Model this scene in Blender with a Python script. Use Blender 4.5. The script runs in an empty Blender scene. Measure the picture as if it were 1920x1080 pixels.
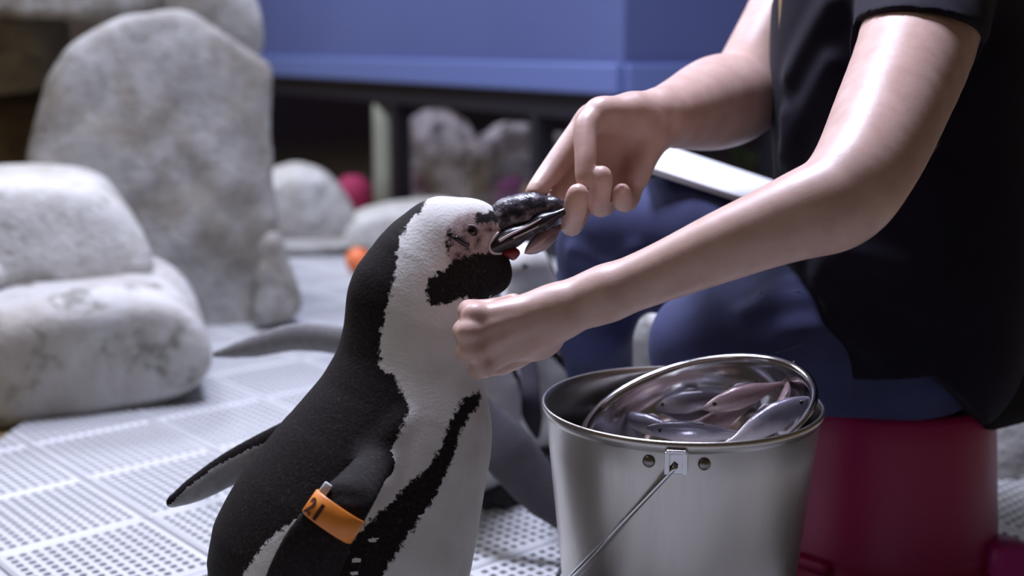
import bpy, bmesh, math, random
import numpy as np
from mathutils import Vector, Matrix

# ------------------------------------------------------------------ camera, world, lights
FPX = 2400.0
PITCH = math.radians(10.8)
CAM = np.array([0.0, 0.0, 0.6])
FW = np.array([0, math.cos(PITCH), -math.sin(PITCH)])
UP = np.array([0, math.sin(PITCH), math.cos(PITCH)])
RT = np.array([1.0, 0, 0])

scene = bpy.context.scene
col = scene.collection
cd = bpy.data.cameras.new('camera')
cam = bpy.data.objects.new('camera', cd)
col.objects.link(cam)
cam.location = CAM
cam.rotation_euler = (math.pi / 2 - PITCH, 0, 0)
cd.sensor_width = 36
cd.lens = 36 * FPX / 1920
cd.clip_start = 0.02
cd.dof.use_dof = True
cd.dof.focus_distance = 1.13
cd.dof.aperture_fstop = 3.2
scene.camera = cam

world = bpy.data.worlds.new('room_ambient')
scene.world = world
world.use_nodes = True
bg = world.node_tree.nodes['Background']
bg.inputs[0].default_value = (0.78, 0.60, 0.52, 1)
bg.inputs[1].default_value = 0.06


def area(name, loc, target, sx, sy, power, colr):
    ld = bpy.data.lights.new(name, 'AREA')
    ld.shape = 'RECTANGLE'
    ld.size, ld.size_y = sx, sy
    ld.energy = power
    ld.color = colr
    o = bpy.data.objects.new(name, ld)
    o.location = loc
    o.rotation_euler = (Vector(target) - Vector(loc)).to_track_quat('-Z', 'Y').to_euler()
    col.objects.link(o)
    return o


area('ceiling_lamp', (-0.95, 2.5, 2.6), (-0.65, 2.2, 0.2), 0.8, 0.6, 34, (0.84, 0.86, 1.0))
area('arm_fill', (-0.08, 1.95, 2.5), (0.1, 1.3, 0.4), 0.5, 0.5, 95, (0.73, 0.76, 1.0))  # added light, no visible source: brightens the tops of the arms
area('front_fill', (-1.6, 0.7, 2.5), (-0.3, 1.6, 0.2), 0.8, 0.6, 5, (1.0, 0.92, 0.85))  # weak warm fill added from the front, not a fixture of the room
area('far_wall_fill', (-1.7, 4.2, 2.5), (-0.9, 4.4, 0.4), 0.8, 0.6, 75, (0.80, 0.84, 1.0))  # unseen light added to lift the left of the wall and the white rock
area('backroom_fill', (-0.25, 4.5, 1.0), (-0.2, 5.0, 0.2), 0.3, 0.3, 6, (0.85, 0.82, 1.0))  # added behind the glass only to light the rocks there

scene.view_settings.view_transform = 'Standard'
scene.view_settings.look = 'None'
scene.view_settings.exposure = 0.0
scene.view_settings.gamma = 1.0
scene.view_settings.use_curve_mapping = False

rng = np.random.default_rng(7)
random.seed(7)


# ------------------------------------------------------------------ helpers
def W(px, py, d):
    """point seen at pixel (px, py), d metres along the view axis"""
    return CAM + d * (FW + (px - 960) / FPX * RT - (py - 540) / FPX * UP)


def F(px, py, z=0.0):
    v = FW + (px - 960) / FPX * RT - (py - 540) / FPX * UP
    return CAM + v * ((z - CAM[2]) / v[2])


def project(P):
    q = P - CAM
    d = q @ FW
    return np.stack([960 + FPX * (q @ RT) / d, 540 - FPX * (q @ UP) / d], -1)


def tag(o, label=None, cat=None, group=None, kind=None):
    if label:
        o['label'] = label
    if cat:
        o['category'] = cat
    if group:
        o['group'] = group
    if kind:
        o['kind'] = kind
    return o


def empty(name, loc=(0, 0, 0)):
    o = bpy.data.objects.new(name, None)
    o.location = loc
    o.empty_display_size = 0.02
    col.objects.link(o)
    return o


def link(name, me, parent=None, loc=None):
    o = bpy.data.objects.new(name, me)
    col.objects.link(o)
    if loc is not None:
        o.location = loc
    if parent is not None:
        o.parent = parent
        if loc is None:
            o.location = -Vector(parent_world(parent))
    return o


def parent_world(p):
    v = Vector(p.location)
    while p.parent:
        p = p.parent
        v += Vector(p.location)
    return v


def mesh_np(name, V, Q, mat, smooth=True):
    """mesh from arrays; Q is a list of faces or an (n,4) array"""
    me = bpy.data.meshes.new(name)
    if isinstance(Q, np.ndarray):
        n, k = Q.shape
        me.vertices.add(len(V))
        me.vertices.foreach_set('co', np.asarray(V, np.float32).ravel())
        me.loops.add(n * k)
        me.loops.foreach_set('vertex_index', Q.astype(np.int32).ravel())
        me.polygons.add(n)
        me.polygons.foreach_set('loop_start', np.arange(0, n * k, k, dtype=np.int32))
        me.update(calc_edges=True)
        me.validate()
    else:
        me.from_pydata([tuple(map(float, v)) for v in V], [], Q)
        me.update()
    if smooth:
        me.polygons.foreach_set('use_smooth', np.ones(len(me.polygons), bool))
    if mat is not None:
        me.materials.append(mat)
    return me


def obj(name, V, Q, mat, parent=None, smooth=True):
    """world-space vertices; object placed so that parenting keeps them where they are"""
    V = np.asarray(V, float)
    if parent is None:
        c = np.array([(V[:, 0].min() + V[:, 0].max()) / 2, (V[:, 1].min() + V[:, 1].max()) / 2, V[:, 2].min()])
        return link(name, mesh_np(name, V - c, Q, mat, smooth), None, c)
    c = np.array(parent_world(parent))
    return link(name, mesh_np(name, V - c, Q, mat, smooth), parent, (0, 0, 0))


def unit(v):
    v = np.asarray(v, float)
    return v / (np.linalg.norm(v) + 1e-12)


def box_mesh(c, ax, half, bev=0.0, seg=2):
    """oriented bevelled box as V, faces"""
    bm = bmesh.new()
    bmesh.ops.create_cube(bm, size=2.0)
    for v in bm.verts:
        v.co = Vector((v.co.x * half[0], v.co.y * half[1], v.co.z * half[2]))
    if bev > 0:
        bmesh.ops.bevel(bm, geom=bm.edges[:], offset=bev, segments=seg, affect='EDGES', profile=0.5)
    A = np.array([unit(a) for a in ax])
    V = [np.asarray(c) + np.array(v.co) @ A for v in bm.verts]
    bm.verts.index_update()
    Q = [[v.index for v in f.verts] for f in bm.faces]
    bm.free()
    return np.array(V), Q


def merge(*parts):
    V, Q = [], []
    for v, q in parts:
        n = sum(len(a) for a in V)
        V.append(np.asarray(v))
        Q += [[i + n for i in f] for f in q]
    return np.concatenate(V), Q


def loft(centers, U, Vv, ru, rv, n=16, cap=True, power=1.0):
    """elliptical sections along centers; U, Vv section axes"""
    C = np.asarray(centers, float)
    m = len(C)
    th = np.linspace(0, 2 * math.pi, n, endpoint=False)
    c, s = np.cos(th), np.sin(th)
    if power != 1.0:
        c = np.sign(c) * np.abs(c) ** power
        s = np.sign(s) * np.abs(s) ** power
    P = []
    for i in range(m):
        P.append(C[i] + ru[i] * c[:, None] * U[i] + rv[i] * s[:, None] * Vv[i])
    P = np.concatenate(P)
    Q = []
    for i in range(m - 1):
        for j in range(n):
            k = (j + 1) % n
            Q.append([i * n + j, i * n + k, (i + 1) * n + k, (i + 1) * n + j])
    if cap:
        Q.append(list(range(n))[::-1])
        Q.append([(m - 1) * n + j for j in range(n)])
    return P, Q


def spline(pts, n):
    """Catmull-Rom through pts"""
    P = np.asarray(pts, float)
    P = np.vstack([2 * P[0] - P[1], P, 2 * P[-1] - P[-2]])
    m = len(P) - 3
    out = []
    for t in np.linspace(0, m - 1e-9, n):
        i = int(t)
        u = t - i
        a, b, c, d = P[i:i + 4]
        out.append(0.5 * (2 * b + (c - a) * u + (2 * a - 5 * b + 4 * c - d) * u ** 2 + (3 * b - a - 3 * c + d) * u ** 3))
    return np.array(out)


def tube(pts, r, n=10, cap=True):
    C = np.asarray(pts, float)
    T = np.gradient(C, axis=0)
    ref = np.array([0, 0, 1.0])
    U, Vv = [], []
    u = None
    for t in T:
        t = unit(t)
        if u is None:
            u = np.cross(t, ref)
            if np.linalg.norm(u) < 1e-3:
                u = np.cross(t, [1, 0, 0])
        u = unit(u - t * (u @ t))
        U.append(u)
        Vv.append(np.cross(t, u))
    rr = np.full(len(C), r) if np.isscalar(r) else np.asarray(r)
    return loft(C, U, Vv, rr, rr, n, cap)


def lathe(profile, center, axis=(0, 0, 1), n=96, closed=False):
    a = unit(axis)
    u = unit(np.cross(a, [0, 1, 0]))
    w = np.cross(a, u)
    th = np.linspace(0, 2 * math.pi, n, endpoint=False)
    D = np.cos(th)[:, None] * u + np.sin(th)[:, None] * w
    P = np.concatenate([np.asarray(center) + r * D + z * a for r, z in profile])
    Q = []
    m = len(profile)
    for i in range(m - 1 + (1 if closed else 0)):
        i2 = (i + 1) % m
        for j in range(n):
            k = (j + 1) % n
            Q.append([i * n + j, i * n + k, i2 * n + k, i2 * n + j])
    return P, Q


# ---- signed distance modelling with naive surface nets
class SDF:
    def __init__(s):
        s.ops = []

    def add(s, f, lo, hi, k, mode='u'):
        s.ops.append((f, np.asarray(lo, float), np.asarray(hi, float), k, mode))

    def cone(s, a, b, ra, rb, k=0.01, mode='u'):
        a, b = np.asarray(a, float), np.asarray(b, float)
        ba = b - a
        L2 = ba @ ba + 1e-12

        def f(P):
            t = np.clip(((P - a) @ ba) / L2, 0, 1)
            q = P - a - t[..., None] * ba
            return np.sqrt((q * q).sum(-1)) - (ra + (rb - ra) * t)
        s.add(f, np.minimum(a - ra, b - rb), np.maximum(a + ra, b + rb), k, mode)
        return s

    def chain(s, pts, k=0.01, k0=None):
        """pts: (xyz, r)"""
        for i in range(len(pts) - 1):
            s.cone(pts[i][0], pts[i + 1][0], pts[i][1], pts[i + 1][1], (k0 if (i == 0 and k0 is not None) else k))
        return s

    def limb(s, pts, k0=0.012, k=0.003, n=5):
        """smoothly interpolated tapering limb"""
        A = np.array([[*p, r] for p, r in pts])
        A = spline(A, (len(pts) - 1) * n + 1)
        return s.chain([(a[:3], a[3]) for a in A], k, k0)

    def blade(s, pts, wdir, k=0.01):
        """flat blade; pts: (xyz, half width, half thickness)"""
        A = spline(np.array([[*p, w, t] for p, w, t in pts]), 36)
        C, hw, ht = A[:, :3], A[:, 3], A[:, 4]
        T = np.array([unit(t) for t in np.gradient(C, axis=0)])
        Wd = np.array([unit(np.asarray(wdir) - t * (np.asarray(wdir) @ t)) for t in T])
        N = np.cross(T, Wd)

        def f(P):
            best = np.full(P.shape[:-1], 9.0)
            for i in range(len(C)):
                q = P - C[i]
                d = (np.sqrt(((q @ Wd[i]) / hw[i]) ** 2 + ((q @ N[i]) / ht[i]) ** 2 + ((q @ T[i]) / (0.6 * hw[i] + ht[i])) ** 2) - 1) * ht[i] * 1.3
                best = np.minimum(best, d)
            return best
        s.add(f, (C - hw.max()).min(0), (C + hw.max()).max(0), k)
        return s

    def ell(s, c, r, ax=None, k=0.01, mode='u'):
        c, r = np.asarray(c, float), np.asarray(r, float)
        A = np.eye(3) if ax is None else np.array([unit(x) for x in ax])

        def f(P):
            q = (P - c) @ A.T / r
            k0 = np.sqrt((q * q).sum(-1))
            k1 = np.sqrt(((q / r) ** 2).sum(-1)) + 1e-9
            return k0 * (k0 - 1) / k1
        R = r.max()
        s.add(f, c - R, c + R, k, mode)
        return s

    def plane(s, p, n, k=0.004):
        """keep the side opposite to n"""
        p, n = np.asarray(p, float), unit(n)
        s.add(lambda P: (P - p) @ n, None if False else np.full(3, -9.0), np.full(3, 9.0), k, 'i')
        return s

    @staticmethod
    def comb(a, b, k, mode):
        if mode == 'u':
            h = np.maximum(k - np.abs(a - b), 0) / max(k, 1e-6)
            return np.minimum(a, b) - h * h * k * 0.25
        if mode == 's':
            b = -b
        h = np.maximum(k - np.abs(a - b), 0) / max(k, 1e-6)
        return np.maximum(a, b) + h * h * k * 0.25

    def ev(s, P):
        d = np.full(P.shape[:-1], 1.0)
        for f, lo, hi, k, mode in s.ops:
            d = s.comb(d, f(P), k, mode)
        return d

    def mesh(s, h, warp=None, smooth=1):
        kp = max([o[3] for o in s.ops if o[4] == 'u']) * 0.5 + 4 * h
        lo = np.min([o[1] for o in s.ops if o[4] == 'u'], 0) - kp
        hi = np.max([o[2] for o in s.ops if o[4] == 'u'], 0) + kp
        n = np.ceil((hi - lo) / h).astype(int) + 1
        D = np.full(n, 1.0, np.float32)
        for f, a, b, k, mode in s.ops:
            pad = k + 4 * h
            i0 = np.clip(np.floor((a - pad - lo) / h).astype(int), 0, n)
            i1 = np.clip(np.ceil((b + pad - lo) / h).astype(int) + 1, 0, n)
            if (i1 <= i0).any():
                continue
            xs = [lo[j] + h * np.arange(i0[j], i1[j]) for j in range(3)]
            P = np.stack(np.meshgrid(*xs, indexing='ij'), -1)
            sl = tuple(slice(i0[j], i1[j]) for j in range(3))
            D[sl] = s.comb(D[sl], f(P), k, mode)
        if warp is not None:
            xs = [lo[j] + h * np.arange(n[j]) for j in range(3)]
            P = np.stack(np.meshgrid(*xs, indexing='ij'), -1)
            D += warp(P).astype(np.float32)
        return surfnet(D, lo, h, smooth)


def surfnet(D, lo, h, smooth=1):
    S = D < 0
    c = np.zeros(tuple(x - 1 for x in D.shape), np.uint8)
    for i in (0, 1):
        for j in (0, 1):
            for k in (0, 1):
                c += S[i:S.shape[0] - 1 + i, j:S.shape[1] - 1 + j, k:S.shape[2] - 1 + k]
    act = (c > 0) & (c < 8)
    I = np.argwhere(act)
    vid = np.full(act.shape, -1, np.int32)
    vid[act] = np.arange(len(I))
    acc = np.zeros((len(I), 3))
    cnt = np.zeros(len(I))
    cor = [(i, j, k) for i in (0, 1) for j in (0, 1) for k in (0, 1)]
    for a in cor:
        for ax in range(3):
            if a[ax]:
                continue
            b = list(a)
            b[ax] = 1
            A, B = I + np.array(a), I + np.array(b)
            da, db = D[tuple(A.T)], D[tuple(B.T)]
            m = (da < 0) != (db < 0)
            t = np.where(m, da / np.where(m, da - db, 1), 0)
            p = np.array(a, float)[None].repeat(len(I), 0)
            p[:, ax] += t
            acc[m] += p[m]
            cnt[m] += 1
    V = lo + h * (I + acc / cnt[:, None])
    quads = []
    for ax in range(3):
        sa = [slice(None)] * 3
        sb = [slice(None)] * 3
        sa[ax] = slice(0, -1)
        sb[ax] = slice(1, None)
        e = np.argwhere(S[tuple(sa)] != S[tuple(sb)])
        u, w = (ax + 1) % 3, (ax + 2) % 3
        e = e[(e[:, u] > 0) & (e[:, w] > 0) & (e[:, u] < act.shape[u]) & (e[:, w] < act.shape[w])]
        off = np.zeros(3, int)

        def at(du, dw):
            o = e.copy()
            o[:, u] += du
            o[:, w] += dw
            return vid[tuple(o.T)]
        q = np.stack([at(-1, -1), at(0, -1), at(0, 0), at(-1, 0)], 1)
        flip = ~S[tuple(e.T)]
        q[flip] = q[flip][:, ::-1]
        quads.append(q)
    Q = np.concatenate(quads)
    Q = Q[(Q >= 0).all(1)]
    for _ in range(smooth):
        E = np.concatenate([Q[:, [0, 1]], Q[:, [1, 2]], Q[:, [2, 3]], Q[:, [3, 0]]])
        n = np.bincount(E[:, 0], minlength=len(V)) + np.bincount(E[:, 1], minlength=len(V)) + 1e-9
        M = np.stack([np.bincount(E[:, 0], V[E[:, 1], j], len(V)) + np.bincount(E[:, 1], V[E[:, 0], j], len(V)) for j in range(3)], 1)
        V = 0.5 * V + 0.5 * M / n[:, None]
    return V, Q


def surf_at(sdf, px, py, d0=0.8, d1=2.2):
    """distance along the view axis at which the shape is met at a pixel"""
    ds = np.linspace(d0, d1, 700)
    P = np.array([W(px, py, d) for d in ds])
    v = sdf.ev(P)
    i = np.argmax(v < 0)
    return ds[i] if (v < 0).any() else ds[int(np.argmin(v))]


def poly_sd(P, poly):
    """signed distance in pixels, positive inside"""
    poly = np.asarray(poly, float)
    d = np.full(len(P), 1e9)
    ins = np.zeros(len(P), bool)
    for i in range(len(poly)):
        a, b = poly[i], poly[(i + 1) % len(poly)]
        e = b - a
        w = P - a
        t = np.clip((w @ e) / (e @ e + 1e-9), 0, 1)
        d = np.minimum(d, np.linalg.norm(w - t[:, None] * e, axis=1))
        c = ((a[1] > P[:, 1]) != (b[1] > P[:, 1])) & (P[:, 0] < e[0] * (P[:, 1] - a[1]) / (e[1] + 1e-12) + a[0])
        ins ^= c
    return np.where(ins, d, -d)


def wave_noise(seed, freqs, amps):
    r = np.random.default_rng(seed)
    comps = []
    for f, a in zip(freqs, amps):
        for _ in range(7):
            comps.append((unit(r.normal(size=3)) * f * r.uniform(0.7, 1.3), r.uniform(0, 6.28), a / 3.5))

    def g(P):
        out = np.zeros(P.shape[:-1])
        for k, ph, a in comps:
            out += a * np.sin(P @ k + ph)
        return out
    return g


def attr(me, name, vals):
    a = me.attributes.new(name, 'FLOAT', 'POINT')
    a.data.foreach_set('value', np.asarray(vals, np.float32))


# ------------------------------------------------------------------ materials
class Mat:
    def __init__(s, name, base=(0.5, 0.5, 0.5), rough=0.6, metal=0.0, **kw):
        s.m = bpy.data.materials.new(name)
        s.m.use_nodes = True
        s.nt = s.m.node_tree
        s.b = s.nt.nodes['Principled BSDF']
        s.b.inputs['Base Color'].default_value = (*base, 1)
        s.b.inputs['Roughness'].default_value = rough
        s.b.inputs['Metallic'].default_value = metal
        for k, v in kw.items():
            s.b.inputs[k.replace('_', ' ')].default_value = v

    def n(s, t, **kw):
        x = s.nt.nodes.new(t)
        for k, v in kw.items():
            if k in x.inputs:
                x.inputs[k].default_value = v
            else:
                setattr(x, k, v)
        return x

    def l(s, a, b):
        s.nt.links.new(a, b)

    def coord(s, scale=(1, 1, 1), src='Object'):
        c = s.n('ShaderNodeTexCoord')
        mp = s.n('ShaderNodeMapping')
        mp.inputs['Scale'].default_value = scale
        s.l(c.outputs[src], mp.inputs['Vector'])
        return mp.outputs['Vector']

    def noise(s, scale, detail=4, rough=0.55, vec=None, stretch=(1, 1, 1)):
        t = s.n('ShaderNodeTexNoise')
        t.inputs['Scale'].default_value = scale
        t.inputs['Detail'].default_value = detail
        t.inputs['Roughness'].default_value = rough
        s.l(vec if vec is not None else s.coord(stretch), t.inputs['Vector'])
        return t.outputs['Fac']

    def ramp(s, fac, stops):
        r = s.n('ShaderNodeValToRGB')
        e = r.color_ramp.elements
        while len(e) < len(stops):
            e.new(0.5)
        for i, (p, c) in enumerate(stops):
            e[i].position = p
            e[i].color = (*c, 1) if len(c) == 3 else c
        s.l(fac, r.inputs['Fac'])
        return r.outputs['Color']

    def mix(s, fac, a, b):
        x = s.n('ShaderNodeMix', data_type='RGBA')
        for v, i in ((fac, 0), (a, 6), (b, 7)):
            if isinstance(v, (int, float)):
                x.inputs[i].default_value = v
            elif isinstance(v, tuple):
                x.inputs[i].default_value = (*v, 1)
            else:
                s.l(v, x.inputs[i])
        return x.outputs[2]

    def math(s, op, a, b=None):
        x = s.n('ShaderNodeMath', operation=op)
        for i, v in enumerate((a, b)):
            if v is None:
                continue
            if isinstance(v, (int, float)):
                x.inputs[i].default_value = v
            else:
                s.l(v, x.inputs[i])
        return x.outputs[0]

    def color(s, c):
        s.l(c, s.b.inputs['Base Color'])
        return s

    def bump(s, h, strength=0.3, dist=0.002):
        x = s.n('ShaderNodeBump')
        x.inputs['Strength'].default_value = strength
        x.inputs['Distance'].default_value = dist
        s.l(h, x.inputs['Height'])
        s.l(x.outputs['Normal'], s.b.inputs['Normal'])
        return s


def rock_mat(name, light, mid, dark, seed=0.0, bump=0.5, spot=0.6, ss=24):
    m = Mat(name, rough=0.85)
    v = m.coord()
    mp = m.n('ShaderNodeMapping')
    mp.inputs['Location'].default_value = (seed, seed * 1.7, seed * 0.6)
    m.l(v, mp.inputs['Vector'])
    v = mp.outputs['Vector']
    big = m.noise(5, 5, 0.6, v)
    small = m.noise(ss, 6, 0.65, v)
    vs = m.n('ShaderNodeMapping')
    vs.inputs['Scale'].default_value = (1, 1, 0.45)
    m.l(v, vs.inputs['Vector'])
    streak = m.noise(11, 6, 0.62, vs.outputs['Vector'])
    c = m.ramp(big, [(0.36, mid), (0.54, light), (0.7, light)])
    c = m.mix(m.ramp(streak, [(0.50, (0, 0, 0)), (0.62, (0.75, 0.75, 0.75))]), c, mid)
    spots = m.ramp(small, [(0.36, (1, 1, 1)), (0.47, (0, 0, 0))])
    c = m.mix(m.math('MULTIPLY', spots, spot), c, dark)
    m.color(c)
    m.bump(m.math('ADD', small, m.math('MULTIPLY', m.noise(90, 4, 0.6, v), 0.3)), bump, 0.02)
    return m.m


M = {}
M['rock'] = rock_mat('pale_rock', (0.36, 0.355, 0.34), (0.23, 0.205, 0.17), (0.15, 0.14, 0.12), 0, 0.5, 0.4)
M['rock_b'] = rock_mat('pale_rock_b', (0.56, 0.555, 0.53), (0.46, 0.44, 0.39), (0.26, 0.26, 0.22), 3.1)
M['rock_c'] = rock_mat('pale_rock_c', (0.52, 0.515, 0.50), (0.40, 0.37, 0.33), (0.17, 0.165, 0.135), 7.4, 0.5, 0.85, 15)
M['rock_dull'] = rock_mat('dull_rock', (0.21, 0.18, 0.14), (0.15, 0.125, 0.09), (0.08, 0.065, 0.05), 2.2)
M['rock_brown_shaded'] = rock_mat('brown_rock_shaded', (0.13, 0.095, 0.058), (0.09, 0.066, 0.04), (0.05, 0.036, 0.022), 5.2)  # brown, darkened further so the colour carries the gap's shade

m = Mat('ochre_floor', rough=0.55)
m.color(m.ramp(m.noise(7, 5), [(0.3, (0.26, 0.19, 0.09)), (0.7, (0.36, 0.27, 0.13))]))
M['floor'] = m.m
m = Mat('white_mat_plastic', rough=0.45)
m.color(m.ramp(m.noise(3, 4), [(0.3, (0.49, 0.50, 0.505)), (0.7, (0.57, 0.58, 0.59))]))
M['tile'] = m.m

m = Mat('blue_wall_paint', rough=0.5)
m.color(m.ramp(m.noise(1.2, 3), [(0.3, (0.080, 0.100, 0.24)), (0.7, (0.09, 0.115, 0.265))]))
m.bump(m.noise(60, 3), 0.08, 0.003)
M['wall'] = m.m
M['trim'] = Mat('blue_trim_paint', (0.12, 0.16, 0.36), 0.4).m
M['frame'] = Mat('black_frame', (0.010, 0.008, 0.014), 0.5).m
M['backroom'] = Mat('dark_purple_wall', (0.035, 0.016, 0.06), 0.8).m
m = Mat('window_glass', (1, 1, 1), 0.02)
tr = m.n('ShaderNodeBsdfTransparent')
gl = m.n('ShaderNodeBsdfGlossy', Roughness=0.03)
mx = m.n('ShaderNodeMixShader')
mx.inputs[0].default_value = 0.05
m.l(tr.outputs[0], mx.inputs[1])
m.l(gl.outputs[0], mx.inputs[2])
m.l(mx.outputs[0], m.nt.nodes['Material Output'].inputs['Surface'])
M['glass'] = m.m

m = Mat('skin', rough=0.42)
m.color(m.ramp(m.noise(38, 4, 0.6), [(0.25, (0.54, 0.34, 0.275)), (0.6, (0.64, 0.44, 0.37)), (0.85, (0.68, 0.50, 0.43))]))
m.b.inputs['Subsurface Weight'].default_value = 0.3
m.b.inputs['Subsurface Radius'].default_value = (0.012, 0.005, 0.003)
m.b.inputs['Subsurface Scale'].default_value = 0.6
m.bump(m.noise(420, 3), 0.12, 0.001)
M['skin'] = m.m
M['nail'] = Mat('fingernail', (0.70, 0.44, 0.38), 0.3).m
m = Mat('dark_shirt', (0.018, 0.013, 0.028), 0.85)
m.color(m.ramp(m.noise(30, 4), [(0.3, (0.0055, 0.0035, 0.0105)), (0.7, (0.009, 0.006, 0.017))]))
m.b.inputs['Sheen Weight'].default_value = 0.035
m.b.inputs['Specular IOR Level'].default_value = 0.2
m.b.inputs['Sheen Roughness'].default_value = 0.5
m.bump(m.noise(900, 2), 0.2, 0.0008)
M['shirt'] = m.m
m = Mat('denim', rough=0.85)
m.color(m.ramp(m.noise(14, 5), [(0.3, (0.026, 0.030, 0.090)), (0.7, (0.050, 0.062, 0.165))]))
m.bump(m.noise(700, 2, 0.5, None, (1, 1, 0.3)), 0.3, 0.001)
M['denim'] = m.m
M['stitch'] = Mat('jeans_stitching', (0.08, 0.08, 0.15), 0.8).m
M['boot'] = Mat('black_rubber', (0.012, 0.011, 0.014), 0.5).m
M['pouch'] = Mat('black_nylon', (0.008, 0.006, 0.008), 0.8).m
m = Mat('blond_hair', rough=0.5)
m.color(m.ramp(m.noise(60, 4, 0.6, None, (1, 1, 0.1)), [(0.3, (0.36, 0.24, 0.10)), (0.7, (0.62, 0.47, 0.26))]))
M['hair'] = m.m
M['paper'] = Mat('white_board', (0.78, 0.79, 0.82), 0.5).m

m = Mat('brushed_steel', (0.52, 0.49, 0.45), 0.2, 1.0)
n1 = m.noise(260, 3, 0.6, None, (1, 1, 0.01))
m.l(m.math('ADD', m.math('MULTIPLY', n1, 0.14), 0.24), m.b.inputs['Roughness'])
m.bump(m.noise(6, 2), 0.03, 0.01)
M['steel'] = m.m
m = Mat('polished_steel', (0.66, 0.66, 0.68), 0.12, 1.0)
m.bump(m.noise(14, 2), 0.06, 0.01)
M['steel2'] = m.m
M['rivet'] = Mat('rivet_steel', (0.28, 0.26, 0.24), 0.35, 1.0).m
m = Mat('crimson_plastic', rough=0.42)
m.color(m.ramp(m.noise(5, 3), [(0.3, (0.34, 0.004, 0.075)), (0.7, (0.38, 0.006, 0.09))]))
M['crimson'] = m.m
M['magenta'] = Mat('magenta_plastic', (0.55, 0.03, 0.30), 0.35).m
M['orange'] = Mat('orange_band_plastic', (0.80, 0.25, 0.03), 0.4).m
M['ball'] = Mat('orange_ball_rubber', (0.85, 0.20, 0.06), 0.5).m
M['ink'] = Mat('band_print', (0.05, 0.008, 0.006), 0.5).m
M['claw'] = Mat('claw_horn', (0.012, 0.01, 0.012), 0.35).m


def fish_mat(name, back, belly):
    m = Mat(name, rough=0.28, metal=0.25)
    c = m.n('ShaderNodeTexCoord')
    s = m.n('ShaderNodeSeparateXYZ')
    m.l(c.outputs['Generated'], s.inputs[0])
    f = m.math('ADD', s.outputs[2], m.math('MULTIPLY', m.noise(90, 3), 0.25))
    m.color(m.ramp(f, [(0.4, belly), (0.75, back)]))
    m.bump(m.noise(500, 2), 0.2, 0.001)
    return m.m


M['fish'] = fish_mat('silver_fish_skin', (0.15, 0.14, 0.18), (0.50, 0.45, 0.47))
M['fish_pink'] = fish_mat('pinkish_fish_skin', (0.24, 0.16, 0.17), (0.46, 0.36, 0.36))
M['fin'] = Mat('fish_fin', (0.30, 0.26, 0.28), 0.4).m
M['eye'] = Mat('dark_eye', (0.008, 0.005, 0.005), 0.12).m
M['lid'] = Mat('eyelid_skin', (0.24, 0.17, 0.17), 0.6).m
M['eyering'] = Mat('pale_gape_skin_and_glint', (0.60, 0.52, 0.52), 0.5).m

# penguin plumage: 'dark' and 'bare' are markings stored on the body (metres, positive inside)
m = Mat('penguin_plumage', rough=0.8, Specular_IOR_Level=0.18)
nz = m.noise(170, 3, 0.7)
nzc = m.math('SUBTRACT', nz, 0.5)


def mark(m, name, amp, soft):
    a = m.n('ShaderNodeAttribute', attribute_name=name)
    v = m.math('ADD', a.outputs['Fac'], m.math('MULTIPLY', nzc, amp))
    x = m.n('ShaderNodeMapRange')
    x.inputs['From Min'].default_value = -soft
    x.inputs['From Max'].default_value = soft
    m.l(v, x.inputs['Value'])
    return x.outputs[0]


fine = m.noise(330, 3, 0.6)
white = m.ramp(m.noise(28, 4), [(0.3, (0.66, 0.64, 0.60)), (0.7, (0.78, 0.77, 0.75))])
black = m.ramp(fine, [(0.35, (0.008, 0.006, 0.006)), (0.60, (0.016, 0.012, 0.011)), (0.78, (0.05, 0.042, 0.04))])
bare = m.ramp(m.noise(90, 4), [(0.35, (0.10, 0.07, 0.075)), (0.5, (0.42, 0.32, 0.31)), (0.7, (0.52, 0.42, 0.42))])
shade = m.n('ShaderNodeAttribute', attribute_name='shade')
grey = m.mix(shade.outputs['Fac'], (0.045, 0.040, 0.050), m.ramp(m.noise(120, 3), [(0.3, (0.46, 0.46, 0.46)), (0.7, (0.62, 0.62, 0.62))]))
c = m.mix(mark(m, 'bare', 0.012, 0.003), white, bare)
c = m.mix(mark(m, 'grey', 0.006, 0.002), c, grey)
c = m.mix(mark(m, 'dark', 0.016, 0.0012), c, black)
m.color(c)
m.bump(m.math('ADD', fine, m.math('MULTIPLY', m.noise(140, 3), 0.6)), 0.20, 0.003)
M['plumage'] = m.m
m = Mat('penguin_bill', rough=0.3)
m.color(m.ramp(m.noise(120, 4), [(0.42, (0.014, 0.012, 0.018)), (0.56, (0.06, 0.05, 0.07)), (0.68, (0.26, 0.23, 0.27))]))
m.bump(m.noise(160, 3), 0.4, 0.003)
M['bill'] = m.m
M['bill_low'] = Mat('penguin_lower_bill', (0.016, 0.013, 0.018), 0.28).m
M['foot'] = Mat('penguin_foot_skin', (0.03, 0.025, 0.028), 0.55).m
M['mouth'] = Mat('red_mouth_lining', (0.16, 0.006, 0.01), 0.45).m
M['leaf'] = Mat('green_leaf', (0.05, 0.13, 0.05), 0.5).m
M['post'] = Mat('lichen_grey_post', (0.22, 0.23, 0.18), 0.8).m
M['cloth_red'] = Mat('crimson_cloth', (0.30, 0.015, 0.07), 0.8).m
M['cloth_mag'] = Mat('plum_cloth', (0.22, 0.02, 0.16), 0.8).m

# ------------------------------------------------------------------ setting
FLOOR_Z = -0.014
V, Q = box_mesh((0.6, 3.2, FLOOR_Z - 0.05), np.eye(3), (4.5, 4.2, 0.05))
tag(obj('floor', V, Q, M['floor'], smooth=False), kind='structure')

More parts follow.
